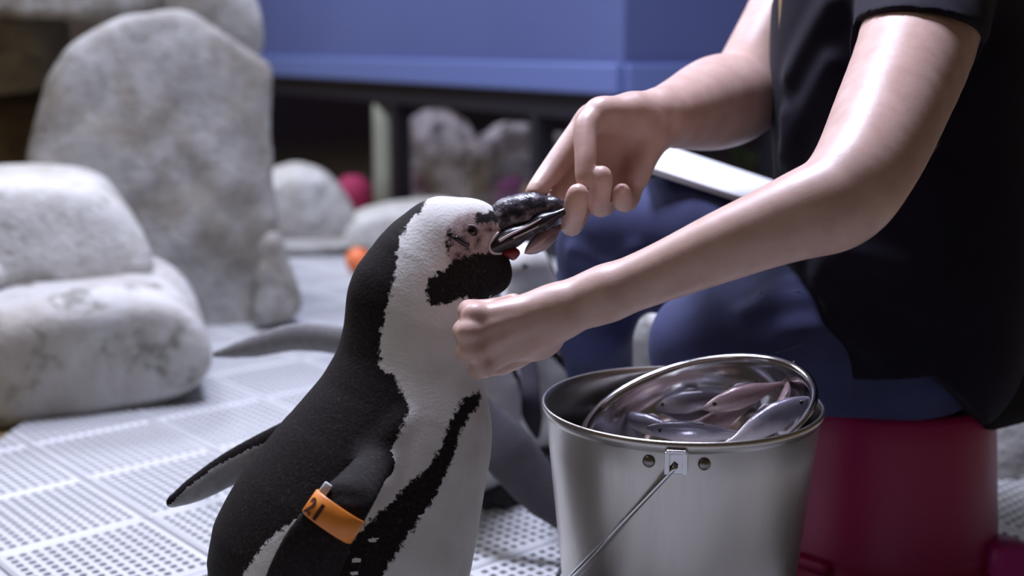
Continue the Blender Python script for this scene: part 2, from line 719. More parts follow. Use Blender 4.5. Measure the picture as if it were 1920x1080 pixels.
# walls behind: blue panels over a low dark viewing window, meeting in a corner
PL = W(300, 100, 6.6)[:2]
PC = W(1170, 100, 3.25)[:2]
PR = np.array([2.6, 4.3])
ZB, ZT = 0.475, 2.4


def wall_piece(name, a, b, z0, z1, thick, mat, out=0.0, bev=0.0, kind='structure', parent=None):
    t = unit(np.append(b - a, 0))
    nrm = np.array([t[1], -t[0], 0])
    if nrm[1] > 0:
        nrm = -nrm
    L = np.linalg.norm(b - a)
    c = np.append((a + b) / 2, (z0 + z1) / 2) + nrm * (out - thick / 2)
    Vv, Qq = box_mesh(c, [t, nrm, [0, 0, 1]], (L / 2, thick / 2, (z1 - z0) / 2), bev)
    o = obj(name, Vv, Qq, mat, parent, smooth=False)
    if parent is None:
        o['kind'] = kind
    return o


def along(a, b, px):
    """point of the wall line a-b that is seen at column px"""
    r = (px - 960) / FPX
    # x = r * depth, depth = y*cos(p) + const (taken at z = .4)
    def g(s):
        p = a + s * (b - a)
        dep = p[1] * math.cos(PITCH) + 0.2 * math.sin(PITCH)
        return p[0] / dep - r
    lo, hi = -0.2, 1.4
    for _ in range(60):
        mid = (lo + hi) / 2
        if g(lo) * g(mid) <= 0:
            hi = mid
        else:
            lo = mid
    return a + lo * (b - a)


wall_piece('wall_back', PL, PC, ZB, ZT, 0.10, M['wall'])
wall_piece('wall_right', PC, PR, ZB, ZT, 0.10, M['wall'])
wall_piece('trim_1', PL, PC, ZB - 0.005, ZB + 0.075, 0.03, M['trim'], out=0.024, bev=0.008)
wall_piece('trim_2', PC, PR, ZB - 0.005, ZB + 0.075, 0.03, M['trim'], out=0.024, bev=0.008)
for i, (a, b, cuts) in enumerate(((PL, PC, (735, 1000)), (PC, PR, (1460, 1800)))):
    win = empty('window_%d' % (i + 1), (*((a + b) / 2), 0))
    win['kind'] = 'structure'
    wall_piece('frame_head', a, b, ZB - 0.075, ZB - 0.006, 0.08, M['frame'], parent=win)
    wall_piece('frame_sill', a, b, FLOOR_Z, 0.05, 0.10, M['frame'], parent=win)
    t = unit(b - a)
    for px in cuts:
        p = along(a, b, px)
        wall_piece('mullion', p - t * 0.02, p + t * 0.02, 0.05, ZB - 0.075, 0.06, M['frame'], parent=win)
    es = [a] + [along(a, b, px) for px in cuts] + [b]
    for j in range(len(es) - 1):
        wall_piece('pane', es[j] + t * 0.02, es[j + 1] - t * 0.02, 0.05, ZB - 0.075, 0.008, M['glass'], out=-0.03, parent=win)
# the dim space behind the glass
nb = np.array([-(PC - PL)[1], (PC - PL)[0]])
nb = unit(nb if nb[1] > 0 else -nb)
wall_piece('wall_far', PL + nb * 1.6, PC + nb * 1.6 + np.array([2.2, 0.2]), FLOOR_Z, ZT, 0.1, M['backroom'])

cc = (PL + PC) / 2 + nb * 0.85
V, Q = box_mesh((cc[0] + 1.0, cc[1] + 0.6, 1.12), np.eye(3), (3.4, 2.6, 0.04))
V = V[:]
fr = (V[:, :2] - PL) @ nb
V[:, :2] -= np.minimum(fr - 0.02, 0)[:, None] * nb
tag(obj('ceiling_light_block', V, Q, M['backroom'], smooth=False), kind='structure')  # unseen low slab added to stop light leaking into the back room
wall_piece('wall_left_light_block', PL + nb * 0.02 - 0.02, PL + nb * 1.7 - 0.02, FLOOR_Z, 1.2, 0.05, M['backroom'])  # unseen end wall, added to close the back room against stray light

V, Q = box_mesh((cc[0] + 1.0, cc[1] + 0.6, FLOOR_Z + 0.004), np.eye(3), (3.4, 2.6, 0.003))
fr = (V[:, :2] - PL) @ nb
V[:, :2] -= np.minimum(fr - 0.0, 0)[:, None] * nb
tag(obj('floor_backroom', V, Q, M['backroom'], smooth=False), kind='structure')

# white perforated floor mat made of square tiles
TS = 0.2
mat_root = empty('floor_mat', (0, 2.2, 0))
tag(mat_root, 'white perforated plastic floor mat of square tiles under the penguins', 'floor mat')


def tile_geo(nh=12, border=0.010, hole=0.0085, th=0.010):
    pitch = (TS - 2 * border) / nh
    xs = [0.0015, border * 0.6]
    for i in range(nh):
        c = border + pitch * (i + 0.5)
        xs += [c - hole / 2, c + hole / 2]
    xs += [TS - border * 0.6, TS - 0.0015]
    n = len(xs)
    V, Q = [], []
    for y in xs:
        for x in xs:
            edge = x in (xs[0], xs[-1]) or y in (xs[0], xs[-1])
            rim = x in (xs[1], xs[-2]) or y in (xs[1], xs[-2])
            V.append((x - TS / 2, y - TS / 2, -0.002 if edge else (0.0008 if rim else 0.0)))
    isH = lambda i: 2 <= i < n - 3 and i % 2 == 0
    for j in range(n - 1):
        for i in range(n - 1):
            q = [j * n + i, j * n + i + 1, (j + 1) * n + i + 1, (j + 1) * n + i]
            if isH(i) and isH(j):
                b = len(V)
                for k in q:
                    V.append((V[k][0], V[k][1], -th * 0.8))
                for k in range(4):
                    k2 = (k + 1) % 4
                    Q.append([q[k], q[k2], b + k2, b + k])
                Q.append([b, b + 1, b + 2, b + 3])
            else:
                Q.append(q)
    # skirt
    b = len(V)
    ring = [0, n - 1, n * n - 1, n * (n - 1)]
    for k in ring:
        V.append((V[k][0], V[k][1], -th))
    for k in range(4):
        k2 = (k + 1) % 4
        if k == 0:
            top = list(range(0, n))
        elif k == 1:
            top = list(range(n - 1, n * n, n))
        elif k == 2:
            top = list(range(n * n - 1, n * (n - 1) - 1, -1))
        else:
            top = list(range(n * (n - 1), -1, -n))
        Q.append(top[::-1] + [b + k, b + k2])
    return V, Q


tv, tq = tile_geo()
tile_me = mesh_np('tile', tv, tq, M['tile'], smooth=False)
ang = math.radians(41)
ex, ey = np.array([math.cos(ang), math.sin(ang)]), np.array([-math.sin(ang), math.cos(ang)])
# anchored so that a seam runs through the point seen at (58, 835)
A0 = F(58, 835)[:2]
MAT_L, MAT_F = -0.79, 3.72
for i in range(-14, 24):
    for j in range(-24, 24):
        c = A0 + ex * (i + 0.5) * TS + ey * (j + 0.5) * TS
        if not (MAT_L - 0.14 < c[0] < 1.15 and 0.12 < c[1] < MAT_F + 0.14):
            continue
        if abs(c[0]) > 0.45 + 0.38 * c[1]:
            continue
        me = tile_me
        if c[0] < MAT_L + 0.15 or c[1] > MAT_F - 0.15:
            bm = bmesh.new()
            bm.from_mesh(tile_me)
            bmesh.ops.transform(bm, matrix=Matrix.Translation((c[0], c[1], 0)) @ Matrix.Rotation(ang, 4, 'Z'), verts=bm.verts)
            for p, nn in (((MAT_L, 0, 0), (-1, 0, 0)), ((0, MAT_F, 0), (0, 1, 0))):
                bmesh.ops.bisect_plane(bm, geom=bm.verts[:] + bm.edges[:] + bm.faces[:], plane_co=p, plane_no=nn, clear_outer=True)
            if len(bm.faces) < 4:
                bm.free()
                continue
            bmesh.ops.transform(bm, matrix=(Matrix.Translation((c[0], c[1], 0)) @ Matrix.Rotation(ang, 4, 'Z')).inverted(), verts=bm.verts)
            me = bpy.data.meshes.new('tile')
            bm.to_mesh(me)
            bm.free()
            me.materials.append(M['tile'])
        o = link('tile', me, mat_root, (c[0], c[1] - 2.2, 0))
        o.rotation_euler = (0, 0, ang)


# rocks: convex rounded boulders
def rock(name, poly, d, thick, mat, label, k=0.09, h=0.009, seed=1, amp=1.0, cat='rock', parent=None, tilt=0.25, cham=0.80):
    poly = np.asarray(poly, float)
    cpx = poly.mean(0)
    fw = unit([FW[0] + (cpx[0] - 960) / FPX, FW[1], 0])
    rt = np.cross(fw, [0, 0, 1])
    up = np.array([0, 0, 1.0])
    P3 = np.array([W(x, y, d) for x, y in poly])
    c = P3.mean(0)
    uv = np.stack([(P3 - c) @ rt, (P3 - c) @ up], 1)
    area2 = sum(uv[i][0] * uv[(i + 1) % len(uv)][1] - uv[(i + 1) % len(uv)][0] * uv[i][1] for i in range(len(uv)))
    if area2 < 0:
        uv = uv[::-1]
    planes = []
    R = np.abs(uv).max()
    for i in range(len(uv)):
        a, b = uv[i], uv[(i + 1) % len(uv)]
        e = b - a
        if np.linalg.norm(e) < 1e-5:
            continue
        n2 = unit(np.array([e[1], -e[0]]))
        off = n2 @ a
        planes.append((n2[0] * rt + n2[1] * up, off))
        for sgn in (-1, 1):
            nn = unit(n2[0] * rt + n2[1] * up + sgn * fw * 0.9)
            planes.append((nn, (off + thick / 2 * 0.9) / math.sqrt(1 + 0.81) * (cham + 0.22)))
    r = np.random.default_rng(seed)
    for sgn in (-1, 1):
        nn = unit(sgn * fw + tilt * r.normal(size=3) * np.array([1, 1, 0.6]))
        planes.append((nn, thick / 2))
    nz = wave_noise(seed, (9, 22, 48, 95), (0.010 * amp, 0.007 * amp, 0.004 * amp, 0.0022 * amp))
    T = thick / 2 + 0.02

    def f(P):
        q = P - c
        o = None
        vals = np.stack([q @ n - off for n, off in planes], 0)
        mx = vals.max(0)
        kk = k * 0.2
        return mx + kk * np.log(np.exp((vals - mx) / kk).sum(0)) - kk * 1.0 + nz(P)
    s = SDF()
    lo = c - np.abs(rt) * R - np.abs(fw) * T - np.abs(up) * R
    hi = c + np.abs(rt) * R + np.abs(fw) * T + np.abs(up) * R
    s.add(f, np.minimum(lo, hi), np.maximum(lo, hi), 0.0)
    Vv, Qq = s.mesh(h)
    o = obj(name, Vv, Qq, mat, parent)
    if parent is None:
        tag(o, label, cat, 'rocks of the enclosure')
    return o


rock('boulder', [(84, 640), (74, 330), (92, 190), (140, 100), (220, 46), (340, 30), (410, 68), (522, 155), (532, 200), (518, 400), (538, 575), (420, 628), (250, 660)],
     2.88, 0.42, M['rock'], 'tall grey upright boulder with a flat face behind the stacked stones', seed=3, k=0.035, amp=1.0)
rock('boulder', [(-160, -140), (200, -150), (330, -90), (372, -10), (350, 42), (120, 36), (-160, 22)],
     3.06, 0.5, M['rock'], 'beige capping slab lying across the top left of the rock pile', seed=5, k=0.04)
rock('boulder', [(320, -120), (400, -110), (452, -40), (484, 45), (488, 88), (466, 110), (338, 46), (310, -40)],
     3.02, 0.42, M['rock_b'], 'pale rock overhanging the right shoulder of the tall boulder', seed=6, k=0.04, amp=0.6)
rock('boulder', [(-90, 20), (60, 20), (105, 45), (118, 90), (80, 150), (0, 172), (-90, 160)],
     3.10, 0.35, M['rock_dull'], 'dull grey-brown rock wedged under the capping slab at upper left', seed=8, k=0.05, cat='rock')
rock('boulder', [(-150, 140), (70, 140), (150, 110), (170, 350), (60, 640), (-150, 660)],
     3.40, 0.36, M['rock_brown_shaded'], 'brown rock coloured darker for shade in the gap left of the tall boulder', seed=9, k=0.05)
rock('stone', [(-170, 380), (-60, 338), (110, 334), (190, 352), (243, 415), (276, 485), (264, 508), (110, 520), (0, 520), (-170, 510)],
     2.40, 0.42, M['rock_b'], 'smooth pale stone stacked on top of the lowest stone', seed=12, k=0.06, amp=0.5)
rock('stone', [(-170, 560), (0, 528), (230, 508), (318, 525), (366, 570), (384, 625), (365, 680), (240, 722), (60, 738), (-170, 736)],
     2.30, 0.46, M['rock_c'], 'speckled pale stone lying lowest on the mat edge at left', seed=14, k=0.06, amp=0.7)
rock('stone', [(-60, 488), (-10, 484), (9, 500), (10, 520), (-8, 534), (-60, 536)],
     2.2, 0.1, M['rock_b'], 'tiny pale stone tucked between the two stacked stones at the left edge', seed=15, k=0.02, h=0.005, amp=0.3)
rock('boulder', [(498, 450), (485, 385), (498, 330), (545, 314), (600, 322), (640, 362), (660, 405), (662, 452)],
     4.0, 0.4, M['rock_b'], 'rounded white rock standing behind the tall boulder', seed=17, k=0.06)
rock('boulder', [(648, 462), (656, 412), (690, 395), (760, 384), (860, 390), (900, 440), (900, 475), (700, 475)],
     3.95, 0.35, M['rock_b'], 'low pale rock directly behind the feeding penguin\'s head', seed=19, k=0.05, amp=0.6)
rock('rock_ledge', [(495, 480), (500, 446), (600, 440), (720, 448), (900, 452), (900, 500), (640, 482), (560, 470)],
     3.80, 0.22, M['rock'], 'flat grey ledge stone at the far edge of the white mat', seed=21, k=0.02, h=0.007, amp=0.4)
rock('stone', [(488, 455), (505, 430), (532, 440), (545, 500), (560, 568), (540, 592), (480, 600)],
     2.78, 0.14, M['rock'], 'narrow rough stone leaning on the right foot of the tall boulder', seed=23, k=0.03, h=0.006, amp=0.8)
# rocks seen past the person's legs and behind the stool
rock('boulder', [(1165, 740), (1160, 600), (1190, 560), (1260, 560), (1330, 640), (1340, 740)],
     2.15, 0.25, M['rock_c'], 'pale rock seen in the gap beneath the kneeling legs', seed=25, k=0.04, amp=0.8)
rock('boulder', [(1790, 990), (1800, 700), (1860, 640), (1960, 640), (2060, 720), (2060, 990)],
     1.95, 0.3, M['rock_c'], 'mottled beige rock behind the crimson stool at the right edge', seed=27, k=0.04, amp=1.5)

# things behind the glass
M['rock_m'] = rock_mat('mottled_rock', (0.62, 0.60, 0.62), (0.22, 0.19, 0.17), (0.06, 0.05, 0.06), 1.3, 0.6, 0.9)
rock('boulder', [(742, 430), (752, 260), (790, 222), (850, 214), (890, 250), (905, 330), (900, 430)],
     4.9, 0.4, M['rock_m'], 'mottled pale rock behind the window just right of the post', seed=31, k=0.05, amp=1.6, h=0.012)
rock('boulder', [(880, 430), (890, 262), (940, 225), (1000, 238), (1020, 300), (1015, 430)],
     4.75, 0.4, M['rock_m'], 'middle one of the three mottled rocks behind the window', seed=32, k=0.05, amp=1.6, h=0.012)
rock('boulder', [(1000, 430), (1005, 285), (1050, 250), (1110, 262), (1150, 320), (1150, 430)],
     4.4, 0.4, M['rock_m'], 'mottled rock behind the window nearest the reaching hand', seed=34, k=0.05, amp=1.6, h=0.012)
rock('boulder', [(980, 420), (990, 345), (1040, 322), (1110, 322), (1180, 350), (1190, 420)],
     4.0, 0.3, M['rock_brown_shaded'], 'low dark rock between the window and the reaching hand', seed=33, k=0.05, h=0.012)
pv, pq = tube([W(722, 440, 4.55), W(722, 330, 4.55), W(724, 240, 4.55), W(720, 160, 4.55)], [0.05, 0.046, 0.044, 0.047], 14)
pv = pv + 0.006 * np.sin(pv[:, [2]] * 60) * np.array([1, 0.5, 0])
tag(obj('post', pv, pq, M['post']), 'mossy grey upright post standing behind the window', 'post')
bv, bq = lathe([(0.0001, 0), (0.05, 0.004), (0.075, 0.05), (0.062, 0.11), (0.03, 0.14), (0.0001, 0.145)], W(662, 372, 4.55) - np.array([0, 0, 0.06]), n=24)
tag(obj('cushion', bv * np.array([1, 1, 1]), bq, M['cloth_red']), 'crimson rounded cushion half hidden behind the white rock', 'cushion')
bv, bq = lathe([(0.0001, 0), (0.06, 0.004), (0.08, 0.05), (0.05, 0.13), (0.0001, 0.14)], W(965, 380, 4.4) - np.array([0, 0, 0.05]), n=24)
tag(obj('cushion', bv, bq, M['cloth_mag']), 'plum coloured cushion below the window above the penguin\'s head', 'cushion')
plant = empty('leafy_plant', W(1395, 340, 4.4))
tag(plant, 'green leafy plant behind the reaching arm near the corner', 'plant')
for i in range(16):
    a = rng.uniform(0, 6.28)
    b = rng.uniform(0.3, 1.2)
    base = np.array(plant.location)
    L = rng.uniform(0.10, 0.2)
    dr = np.array([math.cos(a) * math.cos(b), math.sin(a) * math.cos(b), math.sin(b)])
    pts = spline([base, base + dr * L * 0.5 + [0, 0, 0.02], base + dr * L], 7)
    sd = unit(np.cross(dr, [0, 0, 1]))
    nn = np.cross(dr, sd)
    w = np.array([0.004, 0.015, 0.022, 0.024, 0.02, 0.012, 0.001])
    lv, lq = loft(pts, [sd] * 7, [nn] * 7, w, np.full(7, 0.0012), 8)
    obj('leaf', lv, lq, M['leaf'], plant)
bv, bq = lathe([(0.0001, 0)] + [(0.034 * math.sin(t), 0.034 - 0.034 * math.cos(t)) for t in np.linspace(0.15, 3.0, 14)] + [(0.0001, 0.068)],
               F(672, 512) + np.array([0, 0, 0.0]), n=28)
tag(obj('ball', bv, bq, M['ball']), 'orange ball lying on the mat behind the penguin\'s neck', 'ball')

# ------------------------------------------------------------------ penguin being fed
PD = 1.20
PLANE_Y = None


def pw(x, y, d=PD):
    return W(x, y, d)


def px2m(r, d=PD):
    return r * d / FPX


peng = empty('penguin', (*F(700, 1215)[:2], 0))
tag(peng, 'black and white penguin with an orange flipper band being fed by hand', 'penguin', 'penguins on the mat')
S = SDF()
body = [((838, 452), 66), ((805, 500), 84), ((772, 585), 104), ((764, 680), 110), ((752, 760), 130), ((716, 850), 164), ((666, 960), 200), ((622, 1060), 216), ((596, 1130), 188), ((570, 1190), 110)]
S.chain([(pw(*p), px2m(r)) for p, r in body], k=0.03)
S.cone(pw(790, 470), pw(752, 540), px2m(54), px2m(74), 0.03)       # nape
S.cone(pw(842, 452), pw(900, 440), px2m(64), px2m(46), 0.02)       # face
S.cone(pw(840, 440), pw(880, 428), px2m(62), px2m(50), 0.02)       # brow
S.cone(pw(850, 505), pw(922, 515), px2m(60), px2m(38), 0.025)      # throat
S.cone(pw(795, 640), pw(794, 790), px2m(78), px2m(82), 0.04)       # chest
S.cone(pw(776, 850), pw(722, 1060), px2m(112), px2m(130), 0.05)    # belly
S.cone(pw(560, 1140), pw(430, 1185), px2m(80), px2m(30), 0.04)     # rump to tail
for dy in (-0.05, 0.05):                                           # legs
    p = np.array([*F(690 if dy < 0 else 720, 1190)[:2], 0])
    S.cone(pw(690, 1130) + [0, dy, 0], [pw(700, 1150)[0], pw(690, 1130)[1] + dy, 0.035], 0.04, 0.022, 0.02)
# flippers: flattened blades
FL = SDF()


_d0 = surf_at(S, 742, 815, 0.9, 1.3)
FL.blade([(W(748, 800, _d0 + 0.010), px2m(20), 0.010), (W(706, 862, surf_at(S, 706, 862, 0.9, 1.3) + 0.001), px2m(30), 0.010), (W(660, 925, 1.044), px2m(40), 0.010), (W(624, 975, 1.034), px2m(46), 0.010),
          (W(585, 1040, 1.034), px2m(54), 0.010), (W(550, 1120, 1.044), px2m(54), 0.009), (W(522, 1190, 1.06), px2m(34), 0.007)], RT - 0.35 * UP)
FF = SDF()   # far flipper swept back
FF.blade([(W(610, 790, 1.26), px2m(36), 0.010), (W(520, 832, 1.265), px2m(35), 0.009), (W(440, 874, 1.26), px2m(34), 0.008), (W(372, 914, 1.25), px2m(27), 0.007), (W(328, 938, 1.24), px2m(14), 0.005)], UP + 0.3 * RT)
S.ops += [(f, lo, hi, 0.012, mode) for f, lo, hi, k, mode in FL.ops]
S.ops += [(f, lo, hi, max(k, 0.01), mode) for f, lo, hi, k, mode in FF.ops]
V, Q = S.mesh(0.0021, smooth=1)
ob = obj('body', V, Q, M['plumage'], peng)
# plumage markings (mirrored about the bird's own middle plane)
ymid = lambda P: pw(700, 700)[1] + (pw(700, 700)[2] - P[:, 2]) * 0.0 + (pw(800, 450)[1] - pw(700, 700)[1]) * (P[:, 2] - pw(700, 700)[2]) / (pw(800, 450)[2] - pw(700, 700)[2])
ym = ymid(V)
Pm = V.copy()
farside = Pm[:, 1] > ym
Pm[farside, 1] = 2 * ym[farside] - Pm[farside, 1]
uvp = project(Pm)
back = [(812, 340), (790, 398), (764, 418), (748, 455), (740, 520), (722, 590), (712, 640), (712, 690), (740, 706), (752, 735), (768, 765), (756, 800), (742, 830), (715, 860), (716, 895), (690, 920),
        (655, 938), (600, 955), (548, 978), (505, 1010), (480, 1042), (455, 1075), (425, 1150), (425, 1260), (200, 1260), (200, 700), (560, 340)]
face = [(838, 505), (850, 488), (880, 480), (925, 470), (945, 440), (1000, 440), (1010, 560), (945, 552), (905, 566), (870, 556), (842, 570), (805, 574), (800, 545), (806, 522), (822, 508)]
face2 = [(888, 402), (915, 396), (960, 396), (960, 425), (920, 418), (896, 422)]
eyedark = [(838, 425), (848, 420), (856, 445), (848, 470), (842, 490), (834, 470)]
stripe = [(872, 745), (852, 768), (838, 810), (822, 848), (798, 880), (760, 910), (735, 945), (705, 965), (670, 1000), (640, 1050), (625, 1100), (610, 1200), (700, 1200), (712, 1090), (742, 1040), (780, 985), (815, 930), (846, 870), (862, 815), (880, 780), (900, 760), (900, 735)]
bare_p = [(842, 425), (856, 408), (880, 396), (905, 398), (945, 405), (940, 480), (900, 500), (868, 508), (842, 492), (836, 455)]
mm = px2m(1.0)
dark = np.maximum.reduce([poly_sd(uvp, p) * mm for p in (back, face, face2, stripe)])
dark = np.maximum(dark, poly_sd(uvp, eyedark) * mm - 0.002)
for (sx, sy, sr) in ((730, 930, 5), (700, 1012, 6), (668, 1050, 6), (792, 968, 4), (665, 1075, 5)):
    dark = np.where(np.hypot(uvp[:, 0] - sx, (uvp[:, 1] - sy) * 2.0) < sr * 1.8, -0.004, dark)
bare_v = poly_sd(uvp, bare_p) * mm
bare_v[dark > 0.004] = -0.01
grey_v = np.full(len(V), -0.01)
fd = FL.ev(V)
dark = np.where((fd < 0.002) & (V[:, 1] < ym), 0.012, dark)
ffd = FF.ev(V)
isff = (ffd < 0.0015) & (uvp[:, 0] < 560)
ffu = project(V)
edge_y = np.interp(ffu[:, 0], [320, 340, 400, 460, 520], [938, 915, 868, 836, 812])
isff_dark = isff & (ffu[:, 1] < edge_y + 9)
dark = np.where(isff, np.where(isff_dark | (V[:, 1] > 1.30), 0.008, -0.008), dark)
grey_v = np.where(isff & ~isff_dark, 0.006, grey_v)
attr(ob.data, 'dark', dark)
attr(ob.data, 'bare', bare_v)
attr(ob.data, 'grey', grey_v)
attr(ob.data, 'shade', np.full(len(V), 0.85))

# bill
SB = SDF()
SB.cone(pw(925, 430), pw(985, 402), px2m(34), px2m(26), 0.01)
SB.cone(pw(985, 402), pw(1040, 388), px2m(26), px2m(15), 0.012)
SB.cone(pw(1040, 388), pw(1062, 390), px2m(15), px2m(7), 0.01)
SB.cone(pw(950, 396), pw(1000, 380), px2m(24), px2m(16), 0.015)
V, Q = SB.mesh(0.0012)
o_up = obj('upper_mandible', V, Q, M['bill'], peng)
SL = SDF()
for a, b, ra, rb in (((918, 466), (960, 446), 17, 16), ((960, 446), (1020, 416), 15, 12), ((1020, 416), (1060, 395), 12, 6)):
    SL.cone(W(*a, 1.183), W(*b, 1.188), px2m(ra), px2m(rb), 0.01)
    SL.cone(W(*a, 1.217), W(*b, 1.212), px2m(ra), px2m(rb), 0.01)
V, Q = SL.mesh(0.0012)
o_lo = obj('lower_mandible', V, Q, M['bill_low'], peng)
# pale gape rim, and the bill's reflections built as pale strips
dS = lambda x, y, off: W(x, y, min(surf_at(SB, x, y, 1.1, 1.3), surf_at(SL, x, y, 1.1, 1.3), surf_at(S, x, y, 1.1, 1.3)) - off)
pts = spline([dS(x, y, 0.0004) for x, y in ((934, 436), (923, 448), (917, 462), (924, 474), (940, 475))], 22)
V, Q = tube(pts, 0.0013, 8)
tag(obj('gape_rim', V, Q, M['eyering'], peng), 'pale curved gape rim')
pts = spline([dS(x, y, 0.0003) for x, y in ((936, 452), (960, 438), (990, 424), (1015, 410))], 22)
V, Q = tube(pts, np.linspace(0.0015, 0.0006, 22), 8)
tag(obj('bill_glint', V, Q, M['eyering'], o_up), 'pale reflection along the bill built as a strip')
pts = spline([dS(x, y, 0.0002) for x, y in ((962, 447), (990, 434), (1010, 424))], 18)
V, Q = tube(pts, 0.0007, 8)
obj('bill_glint', V, Q, M['eyering'], o_lo)  # second painted glint, on the lower bill
sv = SDF().ell(W(962, 477, 1.192), (0.0035, 0.004, 0.005)).ell(W(958, 474, 1.185), (0.008, 0.005, 0.004))
V, Q = sv.mesh(0.001)
tag(obj('mouth_lining', V, Q, M['mouth'], peng), 'dark red mouth corner')
# eyes (both sides)
ed = surf_at(S, 884, 434, 1.0, 1.3)
for sgn in (0, 1):
    c = W(884, 434, ed + 0.002)
    if sgn:
        c = c.copy()
        c[1] = 2 * pw(800, 450)[1] - c[1]
    e = empty('eye', Vector(c) - Vector(parent_world(peng)))
    e.parent = peng
    s_ = SDF().ell(c, (0.0054, 0.0042, 0.0054))
    V, Q = s_.mesh(0.0007)
    obj('eyeball', V, Q, M['eye'], e)
    th = np.linspace(0, 2 * math.pi, 40)
    ring = np.stack([c[0] + 0.0062 * np.cos(th), np.full(40, c[1] + (-0.0006 if not sgn else 0.0006)), c[2] + 0.0056 * np.sin(th)], 1)
    V, Q = tube(ring, 0.0012, 8, False)
    obj('eye_ring', V, Q, M['lid'], e)
# dark fold in front of the cheek
pts = spline([W(x, y, surf_at(S, x, y, 1.0, 1.3) - 0.0002) for x, y in ((852, 444), (864, 452), (872, 458), (880, 458))], 14)
V, Q = tube(pts, np.array([0.001] + [0.0026] * 12 + [0.001]), 8)
obj('cheek_fold', V, Q, M['bill_low'], peng)


# feet
def foot(parent, heel, fwd, size=1.0, z=0.0):
    heel = np.asarray(heel, float)
    fwd = unit(fwd)
    side = np.cross([0, 0, 1], fwd)
    s_ = SDF()
    for a in (-0.42, 0, 0.42):
        d_ = fwd * math.cos(a) + side * math.sin(a)
        s_.cone(heel + [0, 0, 0.014 * size], heel + d_ * 0.062 * size + [0, 0, 0.008 * size], 0.013 * size, 0.0075 * size, 0.014)
    s_.cone(heel + [0, 0, 0.013 * size], heel + [0, 0, 0.035 * size], 0.014 * size, 0.015 * size, 0.012)
    s_.ell(heel + fwd * 0.03 * size + [0, 0, 0.006 * size], np.array([0.032, 0.024, 0.0055]) * size, [fwd, side, [0, 0, 1]], 0.01)
    Vv, Qq = s_.mesh(0.0022)
    Vv[:, 2] = np.maximum(Vv[:, 2], 0.0)
    ft = obj('foot', Vv, Qq, M['foot'], parent)
    for a in (-0.42, 0, 0.42):
        d_ = fwd * math.cos(a) + side * math.sin(a)
        p0 = heel + d_ * 0.064 * size + [0, 0, 0.008 * size]
        cv, cq = tube([p0, p0 + d_ * 0.007, p0 + d_ * 0.012 - [0, 0, 0.004]], [0.004, 0.003, 0.0008], 8)
        obj('claw', cv, cq, M['claw'], ft)


for dy in (-0.05, 0.05):
    foot(peng, (pw(700, 1150)[0], pw(690, 1130)[1] + dy, 0.0), (1, -0.1, 0))

# orange flipper band
bc = W(626, 968, 1.032)
bax = unit(W(600, 1012, 1.03) - W(660, 925, 1.035))       # along the flipper
bw = unit(RT + 0.45 * np.cross(RT, FW) * 0)
bw = unit(W(676, 990, 1.03) - W(576, 952, 1.03))
bw = unit(bw - bax * (bw @ bax))
bt = np.cross(bax, bw)
if bt @ FW > 0:
    bt = -bt
RU, RV, HB = px2m(51, 1.03), 0.0175, px2m(25, 1.03)
prof = [(RU + 0.0006, RV + 0.0006, -HB), (RU + 0.002, RV + 0.002, -HB + 0.001), (RU + 0.002, RV + 0.002, HB - 0.001), (RU + 0.0006, RV + 0.0006, HB), (RU, RV, HB), (RU, RV, -HB), (RU + 0.0006, RV + 0.0006, -HB)]
V, Q = loft([bc + bax * p[2] for p in prof], [bw] * 7, [bt] * 7, [p[0] for p in prof], [p[1] for p in prof], 56, cap=False, power=0.8)
band = tag(obj('flipper_band', V, Q, M['orange'], peng), 'orange plastic band marked with a number')
V, Q = box_mesh(bc - bw * (RU - 0.004) - bax * (HB + 0.003) + bt * 0.006, [bax, bw, bt], (0.006, 0.0035, 0.002), 0.001)
obj('band_clip', V, Q, M['paper'], band)


def text_mesh(txt, size):
    cu = bpy.data.curves.new('txt', 'FONT')
    cu.body = txt
    cu.size = size
    cu.extrude = 0.0
    cu.offset = size * 0.03
    cu.align_x = 'CENTER'
    cu.align_y = 'CENTER'
    o = bpy.data.objects.new('txt', cu)
    col.objects.link(o)
    dg = bpy.context.evaluated_depsgraph_get()
    me = bpy.data.meshes.new_from_object(o.evaluated_get(dg))
    V = np.array([v.co for v in me.vertices])
    Q = [list(p.vertices) for p in me.polygons]
    bpy.data.objects.remove(o)
    bpy.data.curves.remove(cu)
    bpy.data.meshes.remove(me)
    return V, Q


tvv, tqq = text_mesh('21', 0.019)
ang0 = -0.62     # centre of the number on the band, as angle around the flipper
out = []
for v in tvv:
    uu = ang0 + v[0] / 0.020
    # angle 0 faces the camera side (bt), positive towards bw
    cx, cz = math.sin(uu), math.cos(uu)
    cx = math.copysign(abs(cx) ** 0.8, cx)
    cz = math.copysign(abs(cz) ** 0.8, cz)
    out.append(bc + bw * (RU + 0.0024) * cx + bt * (RV + 0.0024) * cz - bax * (v[1] - 0.003))
obj('band_number', out, tqq, M['ink'], band, smooth=False)


